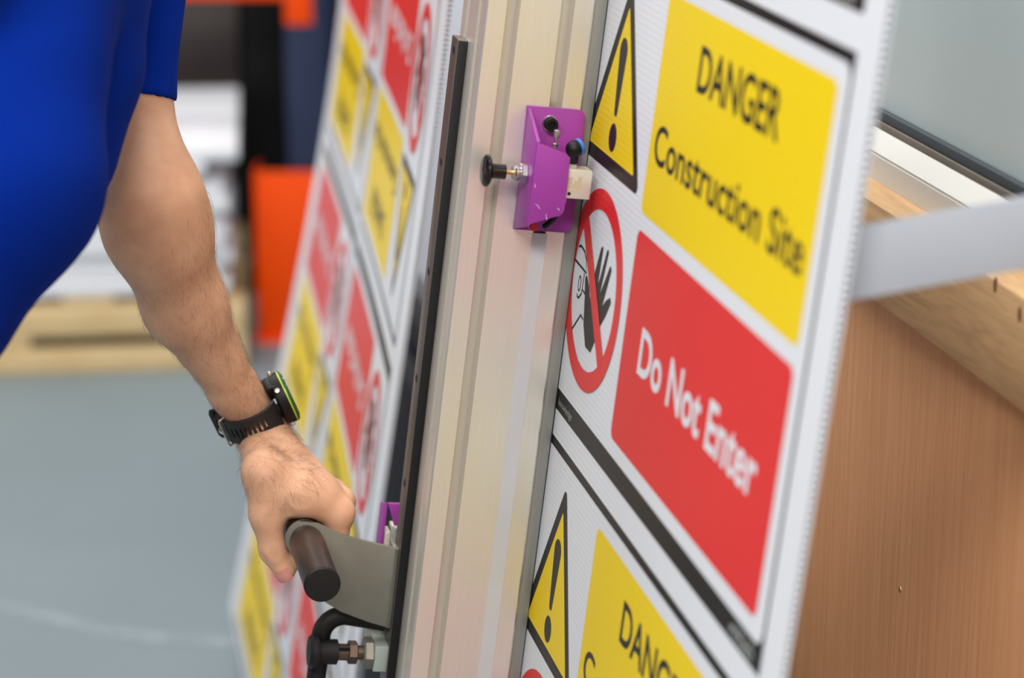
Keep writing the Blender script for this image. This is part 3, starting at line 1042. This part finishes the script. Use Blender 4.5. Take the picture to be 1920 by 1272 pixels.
def surface(fn, lo, hi, h, stride=4):
    lo, hi = np.array(lo, float), np.array(hi, float)
    nb = np.ceil((hi - lo) / (h * stride)).astype(int)
    n = nb * stride
    g = [lo[i] + h * stride * (np.arange(nb[i]) + 0.5) - h * 0.5 for i in range(3)]
    cg = np.stack(np.meshgrid(*g, indexing='ij'), -1).reshape(-1, 3).astype(np.float32)
    cd = fn(cg).reshape(nb)
    act = np.abs(cd) < h * stride * 1.6
    Fv = np.where(np.repeat(np.repeat(np.repeat(cd, stride, 0), stride, 1), stride, 2) < 0, -h, h).astype(np.float32)
    am = np.repeat(np.repeat(np.repeat(act, stride, 0), stride, 1), stride, 2)
    ix = np.argwhere(am)
    pts = (lo + ix * h).astype(np.float32)
    out = np.empty(len(pts), np.float32)
    for s in range(0, len(pts), 200000):
        out[s:s + 200000] = fn(pts[s:s + 200000])
    Fv[ix[:, 0], ix[:, 1], ix[:, 2]] = out
    ins = Fv < 0
    c8 = [(i, j, k) for i in (0, 1) for j in (0, 1) for k in (0, 1)]
    sh = tuple(s - 1 for s in Fv.shape)
    cnt = np.zeros(sh, np.int8)
    for i, j, k in c8:
        cnt += ins[i:i + sh[0], j:j + sh[1], k:k + sh[2]]
    cells = np.argwhere((cnt > 0) & (cnt < 8))
    idx = -np.ones(sh, np.int64)
    idx[cells[:, 0], cells[:, 1], cells[:, 2]] = np.arange(len(cells))
    acc = np.zeros((len(cells), 3))
    num = np.zeros(len(cells))
    for a in c8:
        for ax in range(3):
            if a[ax]:
                continue
            b = list(a)
            b[ax] = 1
            fa = Fv[cells[:, 0] + a[0], cells[:, 1] + a[1], cells[:, 2] + a[2]]
            fb = Fv[cells[:, 0] + b[0], cells[:, 1] + b[1], cells[:, 2] + b[2]]
            m = (fa < 0) != (fb < 0)
            tt_ = np.where(m, fa / np.where(m, fa - fb, 1), 0)
            for d in range(3):
                acc[:, d] += np.where(m, a[d] + (tt_ if d == ax else 0), 0)
            num += m
    vert = lo + (cells + acc / num[:, None]) * h
    faces = []
    for ax in range(3):
        o1, o2 = (ax + 1) % 3, (ax + 2) % 3
        sl0 = [slice(1, s) for s in sh]
        A = ins[:sh[0], :sh[1], :sh[2]]
        Bs = [slice(0, s) for s in sh]
        Bs[ax] = slice(1, sh[ax] + 1)
        B = ins[tuple(Bs)]
        e = np.argwhere(A != B)
        e = e[(e[:, o1] > 0) & (e[:, o2] > 0)]
        sgn = A[e[:, 0], e[:, 1], e[:, 2]]
        q = []
        for d1, d2 in ((0, 0), (1, 0), (1, 1), (0, 1)):
            c = e.copy()
            c[:, o1] -= d1
            c[:, o2] -= d2
            q.append(idx[c[:, 0], c[:, 1], c[:, 2]])
        q = np.stack(q, 1)
        q[~sgn] = q[~sgn][:, ::-1]
        faces.append(q)
    faces = np.concatenate(faces)
    faces = faces[(faces >= 0).all(1)]
    return vert, faces


def np_mesh(vert, faces):
    me = bpy.data.meshes.new('m')
    me.from_pydata(vert.tolist(), [], faces.tolist())
    return me


V3 = lambda v: np.array(v, np.float32)
EL = P(282, 372, 1.99)
WR = P(474, 778, 2.145)
SH = P(228, -190, 2.05)
fa_ax = (WR - EL).normalized()
right_img = Vector((1, 0, 0)) * 0.84 + Vector((0, -sp, -cp)) * (-0.54)
WC = (right_img - fa_ax * right_img.dot(fa_ax)).normalized()      # towards the watch face
WB = fa_ax.cross(WC).normalized()


def g(u_, dv, dn):
    """point near the grip, offsets in mm from the grip axis"""
    return V3(m2w(u_, GV + dv, GN + dn))


arm = []           # (kind, args, blend)
fl_ = lambda a, b, r0, r1, k: arm.append((V3(a), V3(b), r0, r1, k))
# upper arm and forearm
def ap(px, py, t=None):
    return P(px, py, 1.99 + 0.155 * (py - 372) / 406)


fl_(SH, P(230, 180, 2.02), 0.040, 0.0362, 0.01)
fl_(P(230, 180, 2.02), EL, 0.0362, 0.0405, 0.02)
fl_(EL, ap(296, 430), 0.0405, 0.0420, 0.02)
fl_(ap(296, 430), ap(346, 572), 0.0420, 0.0343, 0.02)
fl_(ap(346, 572), ap(436, 728), 0.0343, 0.0212, 0.016)
for s in (-1, 1):
    fl_(ap(436, 728) + WC * s * 0.0045, WR + fa_ax * 0.012 + WC * s * 0.0045, 0.0195, 0.0175, 0.006)
# wrist into the hand: four metacarpals
MCP = [g(-170, -17, -30), g(-191, -20, -33), g(-212, -19, -31), g(-231, -15, -26)]
wr2 = V3(WR + fa_ax * 0.012)
rM = [0.0125, 0.0125, 0.0118, 0.0105]
for i in range(4):
    off = V3(WC * (0.006 - 0.004 * i) + fa_ax * 0.012) + V3(U) * (0.010 - 0.007 * i)
    fl_(wr2 + off, MCP[i], 0.0150, rM[i] + 0.0004, 0.011)
# palm pad over the grip
fl_(wr2 + V3(fa_ax * 0.02), g(-200, -26, 2), 0.018, 0.015, 0.01)
fl_(g(-178, -30, 10), g(-226, -28, 8), 0.014, 0.014, 0.01)
fl_(wr2 + V3(fa_ax * 0.018 - WC * 0.002), g(-196, -20, -20), 0.0185, 0.0135, 0.012)
fl_(wr2 + V3(fa_ax * 0.012 + WC * 0.003 + U * 0.009), g(-173, -34, 4), 0.0165, 0.0150, 0.014)
# fingers curl round the far side of the grip
PIP = [g(-168, 13, -31), g(-190, 14, -33), g(-211, 13, -32), g(-230, 12, -28)]
DIP = [g(-168, 26, -12), g(-190, 27, -14), g(-211, 26, -13), g(-230, 24, -11)]
TIP = [g(-168, 25, 7), g(-190, 26, 6), g(-211, 25, 7), g(-229, 24, 8)]
rF = [0.0108, 0.0108, 0.0104, 0.0092]
finger = []
for i in range(4):
    r = rF[i]
    finger.append([(MCP[i], PIP[i], rM[i] * 0.98, r), (PIP[i], DIP[i], r * 1.02, r * 0.92), (DIP[i], TIP[i], r * 0.93, r * 0.8)])
# thumb on the near left of the grip
T0_ = g(-176, -50, 38)
T1_ = g(-168, -14, 33)
T2_ = g(-165, 17, 25)
T3_ = g(-164, 35, 13)
thumb = [(V3(WR + fa_ax * 0.026 - WC * 0.006 + U * 0.006), T0_, 0.0165, 0.0175, 0.008), (T0_, T1_, 0.0182, 0.0142, 0.010), (T1_, T2_, 0.0140, 0.0116, 0.008), (T2_, T3_, 0.0118, 0.0100, 0.005)]
web = [(g(-172, -32, 22), g(-172, -26, -14), 0.015, 0.0135, 0.018), (g(-176, -44, 26), g(-180, -34, -10), 0.016, 0.014, 0.018)]


def arm_sdf(p):
    d = None
    for a, b, r0, r1, k in arm + web + thumb:
        x = rcone(p, a, b, r0, r1)
        d = x if d is None else smin(d, x, k)
    # grip stays clear of the palm
    ax_a, ax_b = V3(m2w(-163, GV, GN)), V3(m2w(-268, GV, GN))
    for i in range(4):
        f = None
        for j, (a, b, r0, r1) in enumerate(finger[i]):
            x = rcone(p, a, b, r0, r1)
            f = x if f is None else smin(f, x, 0.004)
        d = smin(d, f, 0.0045)
    # knuckles
    for i in range(4):
        x = np.linalg.norm(p - (MCP[i] + V3(-WB) * 0.0 + V3(WC) * 0.003), axis=1) - rM[i] * 0.9
        d = smin(d, x, 0.008)
    cyl = rcone(p, ax_a, ax_b, 0.0154, 0.0154)
    d = np.maximum(d, -(cyl - 0.0002))
    pl_ = (p - V3(m2w(-153.3, GV, GN))) @ V3(U)
    d = np.where(cyl < 0.06, np.maximum(d, pl_), d)
    # creases of the thumb joint and the thumb web
    for c0, c1, w, dep in ((g(-158, 19, 38), g(-158, 24, 18), 0.0014, 0.0007), (g(-158, 22, 37), g(-158, 27, 19), 0.0012, 0.0005),
                           (g(-158, -32, 20), g(-155, -20, 15), 0.0022, 0.0012)):
        x = rcone(p, c0, c1, w, w)
        d = d + dep * np.exp(-np.maximum(x, 0) ** 2 / (2 * 0.0012 ** 2))
    return d


allp = np.array([q for a in arm + thumb + web for q in (a[0], a[1])] + MCP + PIP + DIP + TIP)
lo, hi = allp.min(0) - 0.06, allp.max(0) + 0.06
av, af = surface(arm_sdf, lo, hi, 0.0016)

# torso, head and legs
NECK = P(10, -400, 1.84)
HIP = P(-440, 820, 1.74)
CHEST = P(40, -60, 1.84)
SHR = P(-170, -120, 1.64)
HEAD = NECK + Vector((0.05, 0.03, 0.15))
FW = Vector((0.82, 0.55, 0)).normalized()
LF = Vector((-FW.y, FW.x, 0))
hipL, hipR = HIP + LF * 0.09, HIP - LF * 0.09
footL = Vector((hipL.x + 0.02, hipL.y + 0.06, 0.09))
footR = Vector((hipR.x - 0.05, hipR.y - 0.03, 0.09))
kneeL = (hipL + footL) / 2 + FW * 0.03
kneeR = (hipR + footR) / 2 + FW * 0.02
elR = SHR + Vector((-0.20, -0.02, -0.22))
waR = elR + Vector((-0.16, 0.12, -0.14))
body_pr = [(CHEST, HIP, 0.085, 0.095, .02), (SHR, CHEST, 0.055, 0.08, .03), (SH, CHEST, 0.046, 0.075, .02), (CHEST, NECK, 0.075, 0.058, .03), (NECK, HEAD, 0.056, 0.06, .03),
           (HEAD, HEAD + Vector((0, 0, 0.07)), 0.078, 0.085, .04), (HEAD + FW * 0.03 - Vector((0, 0, 0.05)), HEAD + FW * 0.055 - Vector((0, 0, 0.07)), 0.045, 0.035, .03),
           (HEAD + FW * 0.085 + Vector((0, 0, 0.03)), HEAD + FW * 0.102 - Vector((0, 0, 0.005)), 0.010, 0.015, .012),
           (HEAD + FW * 0.078 - Vector((0, 0, 0.04)) - LF * 0.02, HEAD + FW * 0.078 - Vector((0, 0, 0.04)) + LF * 0.02, 0.010, 0.010, .008),
           (HEAD + LF * 0.083 + Vector((0, 0, 0.035)), HEAD + LF * 0.084 - Vector((0, 0, 0.01)), 0.016, 0.010, .006),
           (HEAD - LF * 0.083 + Vector((0, 0, 0.035)), HEAD - LF * 0.084 - Vector((0, 0, 0.01)), 0.016, 0.010, .006),
           (hipL, kneeL, 0.085, 0.055, .05), (hipR, kneeR, 0.085, 0.055, .05), (kneeL, footL, 0.055, 0.038, .03), (kneeR, footR, 0.055, 0.038, .03),
           (footL - Vector((0, 0, .045)), footL + FW * 0.16 - Vector((0, 0, 0.055)), 0.034, 0.028, .03), (footR - Vector((0, 0, .045)), footR + FW * 0.16 - Vector((0, 0, 0.055)), 0.034, 0.028, .03),
           (SHR, elR, 0.05, 0.042, .03), (SH, SH + (EL - SH) * 0.1, 0.036, 0.034, .01)]


def cones(prs):
    pr = [(V3(a), V3(b), r0, r1, k) for a, b, r0, r1, k in prs]

    def fn(p):
        d = None
        for a, b, r0, r1, k in pr:
            x = rcone(p, a, b, r0, r1)
            d = x if d is None else smin(d, x, k)
        return d
    return fn


def bounds(prs, m):
    q = np.array([list(x) for a in prs for x in (a[0], a[1])])
    return q.min(0) - m, q.max(0) + m


lo, hi = bounds(body_pr, 0.13)
bv, bf = surface(cones(body_pr), lo, hi, 0.008)
# right hand hanging relaxed behind the hip
rd = Vector((0.10, 0.25, -0.96)).normalized()
rs = (FW - rd * FW.dot(rd)).normalized()
rn = rd.cross(rs)
rh = [(elR, waR, 0.042, 0.027, .02), (waR, waR + rd * 0.03, 0.026, 0.024, .015)]
rfing = []
for i, (ln, rr_) in enumerate(((0.072, .0092), (0.080, .0094), (0.075, .0090), (0.058, .0080))):
    k0 = waR + rd * (0.092 - 0.004 * abs(i - 1)) + rs * (0.030 - 0.020 * i)
    rh.append((waR + rd * 0.02 + rs * (0.014 - 0.009 * i), k0, 0.015, 0.0115, .010))
    q, dcur = k0, rd
    seg_ = []
    for j, f in enumerate((0.45, 0.32, 0.23)):
        dcur = (dcur + rn * 0.28).normalized()
        e_ = q + dcur * ln * f
        seg_.append((q, e_, rr_ * (1 - .08 * j), rr_ * (1 - .08 * (j + 1))))
        q = e_
    rfing.append(seg_)
tb = waR + rd * 0.03 + rs * 0.026
rfing.append([(tb, tb + rd * 0.034 + rs * 0.022 + rn * 0.01, 0.0150, 0.0118), (tb + rd * 0.034 + rs * 0.022 + rn * 0.01, tb + rd * 0.062 + rs * 0.026 + rn * 0.018, 0.0114, 0.0102),
              (tb + rd * 0.062 + rs * 0.026 + rn * 0.018, tb + rd * 0.086 + rs * 0.022 + rn * 0.026, 0.0102, 0.0082)])
rfn = cones(rh)


def rhand_sdf(p):
    d = rfn(p)
    for seg_ in rfing:
        f = cones([(a, b, r0, r1, .004) for a, b, r0, r1 in seg_])(p)
        d = smin(d, f, 0.004)
    return d


lo, hi = bounds(rh + [(a, b, 0, 0, 0) for sg in rfing for a, b, _, _ in sg], 0.06)
rv, rf_ = surface(rhand_sdf, lo, hi, 0.0022)
base = Vector(((footL.x + footR.x) / 2, (footL.y + footR.y) / 2, 0))
vert = np.concatenate([av, bv, rv]) - np.array(base)
faces = np.concatenate([af, bf + len(av), rf_ + len(av) + len(bv)])
me = np_mesh(vert, faces)
me.materials.append(M['skin'])
me.shade_smooth()
person = bpy.data.objects.new('person', me)
COL.objects.link(person)
person.location = base
tag(person, 'person in a royal blue t-shirt leaning in, left hand closed on the dark grip', 'person')


def wear(name, vert, faces, m, label=None):
    me = np_mesh(vert - np.array(base), faces)
    me.materials.append(m)
    me.shade_smooth()
    o = bpy.data.objects.new(name, me)
    COL.objects.link(o)
    o.parent = person
    if label:
        o['label'] = label
    return o


# t-shirt: lobes of cloth over the leaning body, sleeve hanging open round the arm
def disc(px, py, rpx, dep):
    return P(px, py, dep), rpx * dep / F_PX


sh = []


def lobe(a, b, k=0.03):
    (pa, ra), (pb, rb) = disc(*a), disc(*b)
    sh.append((pa, pb, ra, rb, k))


lobe((-96, 325, 278, 1.72), (-196, 515, 246, 1.72), 0.005)
lobe((-196, 515, 246, 1.72), (-450, 820, 330, 1.74), 0.015)
lobe((-70, -60, 280, 1.76), (-96, 325, 276, 1.72), 0.015)
lobe((96, 110, 176, 1.86), (54, 260, 178, 1.86), 0.004)
lobe((60, -120, 225, 1.88), (96, 110, 174, 1.86), 0.01)
lobe((222, -190, 120, 2.05), (222, -40, 110, 2.03), 0.008)
sh.append((SH, CHEST, 0.060, 0.085, .015))
sh.append((CHEST, NECK, 0.095, 0.075, .02))
sh.append((SHR, CHEST, 0.07, 0.095, .03))
sh.append((SHR, SHR + (elR - SHR) * 0.6, 0.065, 0.062, .03))
sh_fn0 = cones(sh)
S_a, S_r = disc(222, -60, 116, 2.04)
S_b = P(214, 182, 2.02)
S_rb = 110 * 2.02 / F_PX
slv_ax = (S_b - S_a).normalized()


def shirt_sdf(p):
    d = sh_fn0(p)
    # sleeve: open tube
    a = V3(S_a)
    axv = V3(slv_ax)
    L_ = (S_b - S_a).length
    pa = p - a
    h = pa @ axv
    rad = np.linalg.norm(pa - h[:, None] * axv, axis=1)
    R = S_r + (S_rb - S_r) * np.clip(h / L_, 0, 1)
    ph = np.arctan2(pa @ V3(U), pa @ V3(N))
    hb_ = (p - V3(S_b)) @ np.array([0, -sp, -cp], np.float32)
    R = R + 0.0026 * np.sin(ph * 5 + h * 40) * np.clip(1.2 - h / L_, 0, 1) + 0.0008
    tube = np.maximum(np.maximum(rad - R, hb_), -h - 0.05)
    hole = np.maximum(rad - (R - 0.004), -(h - L_ * 0.45))
    d = smin(d, tube, 0.012)
    d = np.maximum(d, -hole)
    # soft folds
    q = p @ np.array([[3.0, 9.0, 2.0], [-6.0, 3.0, 9.0]], np.float32).T
    d = d + 0.0030 * np.sin(q[:, 0] * 3.1 + 1.3 * np.sin(q[:, 1] * 1.1)) + 0.0010 * np.sin(q[:, 1] * 5.3 + q[:, 0])
    # cut at the hem and the neck
    hem = (p - V3(HIP + Vector((0, 0, -0.03)))) @ np.array([0, 0, -1], np.float32)
    d = np.maximum(d, hem)
    nk = (p - V3(NECK + Vector((0.01, 0.0, 0.0)))) @ np.array([0.3, 0.1, 0.95], np.float32)
    d = np.maximum(d, nk)
    return d


lo, hi = bounds(sh, 0.14)
sv, sf = surface(shirt_sdf, lo, hi, 0.0034)
wear('t_shirt', sv, sf, M['shirt'], 'royal blue short-sleeved t-shirt')
tr = [(HIP + Vector((0, 0, 0.03)), HIP, 0.128, 0.13, .05), (hipL, kneeL, 0.105, 0.075, .05), (hipR, kneeR, 0.105, 0.075, .05), (kneeL, footL + Vector((0, 0, .02)), 0.075, 0.065, .03),
      (kneeR, footR + Vector((0, 0, .02)), 0.075, 0.065, .03)]
lo, hi = bounds(tr, 0.15)
hv, hf = surface(cones(tr), lo, hi, 0.008)
wear('trousers', hv, hf, M['trousers'])
for ft in (footL, footR):
    so = [(ft - Vector((0, 0, .043)) - FW * 0.03, ft + FW * 0.17 - Vector((0, 0, .05)), 0.047, 0.040, .03)]
    lo, hi = bounds(so, 0.07)
    fn0 = cones(so)
    vv, vf = surface(lambda p: np.maximum(fn0(p), 0.001 - p[:, 2]), lo, hi, 0.005)
    wear('shoe', vv, vf, M['shoe'])
hr = [(HEAD - FW * 0.018 + Vector((0, 0, 0.02)), HEAD - FW * 0.012 + Vector((0, 0, 0.085)), 0.088, 0.092, .03)]
lo, hi = bounds(hr, 0.12)
fn1 = cones(hr)
vv, vf = surface(lambda p: np.maximum(fn1(p), ((p - V3(HEAD)) @ V3(FW)) * 0.9 - 0.03 - 0.5 * (p - V3(HEAD))[:, 2]), lo, hi, 0.005)
wear('head_hair', vv, vf, M['hair'])
for sg in (-1, 1):
    ec = HEAD + FW * 0.076 + LF * (sg * 0.031) + Vector((0, 0, 0.036))
    eb = MB().ball(ec, 0.0125)
    eb.lathe(ec + FW * 0.0118, FW, [(0.0055, 0), (0.0045, 0.0010), (0, 0.0014)], 16, mi=1)
    finish('eye', eb.bm, [M['p_white'], M['hair']], person, base, 60)
# thumb nail
tn = T3_ + (T3_ - T2_) / np.linalg.norm(T3_ - T2_) * 0.0015
na = Vector(T3_ - T2_).normalized()
no = Vector(g(-152, 44, 13) - g(-164, 35, 13))
no = (no - na * no.dot(na)).normalized()
nb_ = na.cross(no)
vs, fs = [], []
for i in range(7):
    for j in range(7):
        x, y = (i / 6 - 0.5), (j / 6 - 0.5)
        ang = y * 1.6
        w = 0.0106 * (1 - 0.25 * max(0, x) ** 2 * 4 * 0.5)
        vs.append(Vector(tn) + na * (x * 0.0125) + (no * math.cos(ang) + nb_ * math.sin(ang)) * w)
for i in range(6):
    for j in range(6):
        fs.append((i * 7 + j, i * 7 + j + 1, i * 7 + j + 8, i * 7 + j + 7))
nm_ = MB()
nm_.mesh(vs, fs)
o = finish('thumb_nail', nm_.bm, M['nail'], person, base, 60)
# hair of the forearm
P_ = av[af]
cen = P_.mean(1)
nrm_ = np.cross(P_[:, 1] - P_[:, 0], P_[:, 2] - P_[:, 0])
nrm_ /= np.linalg.norm(nrm_, axis=1)[:, None] + 1e-12
fax = np.array(fa_ax)
hpar = (cen - np.array(EL)) @ fax
flen = (WR - EL).length
w = np.clip((hpar + 0.01) / 0.06, 0, 1) * (hpar < flen + 0.03)
w = w * (0.35 + 0.65 * np.clip(nrm_ @ np.array(WC) + 0.35, 0, 1))
w = w * (0.3 + 0.7 * np.clip(hpar / flen, 0, 1))
w /= w.sum()
pick = rng.choice(len(cen), 2200, p=w)
hb = MB()
wc_, wb_ = np.array(WC), np.array(WB)
for i in pick:
    c, n = cen[i], nrm_[i]
    t_ = fax * 0.75 + wb_ * rng.normal(0.15, 0.5) - wc_ * rng.normal(0.15, 0.35)
    t_ -= n * (t_ @ n)
    t_ /= np.linalg.norm(t_) + 1e-9
    sd = np.cross(n, t_)
    L_ = rng.uniform(0.005, 0.013)
    cv = rng.normal(0, 0.35)
    pts = [c + t_ * L_ * s + n * (0.0003 + 0.0016 * math.sin(PI * 0.8 * s)) + sd * cv * L_ * s * s for s in (0, 0.35, 0.7, 1.0)]
    rr = [0.000055, 0.000055, 0.00004, 0.000015]
    rings = []
    for q_, r_ in zip(pts, rr):
        rings.append([hb.bm.verts.new(q_ + r_ * (n * math.cos(a) + sd * math.sin(a))) for a in (0, 2.1, 4.2)])
    for A, B in zip(rings, rings[1:]):
        for k in range(3):
            hb.bm.faces.new((A[k], A[(k + 1) % 3], B[(k + 1) % 3], B[k]))
o = finish('arm_hair', hb.bm, M['hair'], person, base, 60)
o['kind'] = 'stuff'

# ------------------------------------------------------------------ wristwatch
wp = WR - fa_ax * 0.003
t = Thing('wristwatch', 'black sports watch with slotted strap and yellow-green bezel line on the left wrist', 'watch', WF, wp)
ra_, rb_ = 0.0275, 0.0225


def ringpt(ang, w, off):
    c, s = math.cos(ang), math.sin(ang)
    return wp + WC * (c * (ra_ + off)) + WB * (s * (rb_ + off)) + fa_ax * w


NA, NWD = 150, 10
ws = [-0.0130 + 0.0260 * j / NWD for j in range(NWD + 1)]
bm = bmesh.new()
A0_, A1_ = math.radians(42), math.radians(318)
vi = [[bm.verts.new(ringpt(A0_ + (A1_ - A0_) * i / NA, w * (1.0 if 12 < i < NA - 12 else 1.0 + 0.1 * (1 - min(i, NA - i) / 12)), 0.0)) for w in ws] for i in range(NA + 1)]
for i in range(NA):
    slot = (i % 5 in (2, 3)) and (14 < i < 58 or 92 < i < 136)
    for j in range(NWD):
        if slot and j in (3, 4, 5, 6):
            continue
        bm.faces.new((vi[i][j], vi[i + 1][j], vi[i + 1][j + 1], vi[i][j + 1]))
bm.normal_update()
ex_ = bmesh.ops.solidify(bm, geom=list(bm.faces), thickness=-0.0028)
bmesh.ops.recalc_face_normals(bm, faces=bm.faces)
t.part('strap', type('B', (), {'bm': bm})(), M['strap'], angle=50)
# keeper loop and buckle under the wrist
am = PI * 0.98
for nm, a_, mt, wd, rad in (('keeper_loop', PI * 1.08, M['strap'], 0.0146, 0.0016), ('buckle', PI * 0.86, M['steel'], 0.0150, 0.0010)):
    pts = []
    o1, o2 = -0.0012, 0.0056
    for k, (w, of) in enumerate(((-wd, o1), (-wd, o2), (wd, o2), (wd, o1))):
        pts.append(ringpt(a_, w, of))
    loop = []
    for k in range(4):
        p0_, p1_ = pts[k], pts[(k + 1) % 4]
        loop += [p0_.lerp(p1_, f) for f in (0.08, 0.5, 0.92)]
    loop.append(loop[0])
    t.part(nm, MB().tube(loop, rad, 10, cap=False, flat=1.0 if nm == 'buckle' else 2.2), mt, angle=60)
t.part('buckle_pin', MB().tube([ringpt(PI * 0.86, 0, 0.0056), ringpt(PI * 0.92, 0, 0.0060), ringpt(PI * 0.98, 0, 0.004)], 0.0012, 10), M['steel'])
t.part('strap_tail', MB().tube([ringpt(PI * (0.86 + 0.05 * i), 0, 0.0050) for i in range(7)], 0.0100, 16, flat=0.16) if False else
       MB().hexa([ringpt(PI * 1.0, w, of) for w, of in ((-0.0105, 0.003), (0.0105, 0.003), (0.0105, 0.0062), (-0.0105, 0.0062))] +
                 [ringpt(PI * 1.22, w, of) for w, of in ((-0.0095, 0.003), (0.0095, 0.003), (0.0095, 0.006), (-0.0095, 0.006))], 0.0008), M['strap'])
cc = wp + WC * (ra_ - 0.0035)
case = t.part('case', MB().lathe(cc, WC, [(0.0200, 0), (0.0232, 0.002), (0.0240, 0.009), (0.0240, 0.0100)], 48), M['black_plastic'])
t.part('lime_ring', MB().lathe(cc + WC * 0.0100, WC, [(0.0240, 0), (0.0242, 0.0002), (0.0242, 0.0010), (0.0240, 0.0012)], 48), M['lime'], case, label='thin yellow-green ring')
t.part('bezel', MB().lathe(cc + WC * 0.0112, WC, [(0.0240, 0), (0.0240, 0.0006), (0.0223, 0.0022), (0.0206, 0.0024)], 48), M['green'], case, label='dark green bezel')
t.part('watch_glass', MB().lathe(cc + WC * 0.0134, WC, [(0.0205, 0), (0.0202, 0.0008), (0, 0.0012)], 48), M['glass'], case)
for sgn in (-1, 1):
    lg = MB()
    c = []
    for w0 in (0.009, 0.0222):
        for (a_, h_) in ((-0.009, -0.004), (0.009, -0.004), (0.009, 0.006), (-0.009, 0.006)):
            c.append(cc + fa_ax * (sgn * w0) + WB * a_ + WC * h_)
    lg.hexa(c, 0.0015)
    t.part('case_lug', lg, M['black_plastic'], case)
for sgn in (-1, 1):
    for s2 in (-1, 1):
        dirv = (fa_ax * sgn * 0.82 + WB * s2 * 0.57).normalized()
        b_ = t.part('watch_button', MB().lathe(cc + WC * 0.0045 + dirv * 0.0213, dirv, [(0.0026, 0), (0.0026, 0.0044), (0.0020, 0.0052), (0, 0.0053)], 20), M['steel'], case)
bpy.context.view_layer.update()
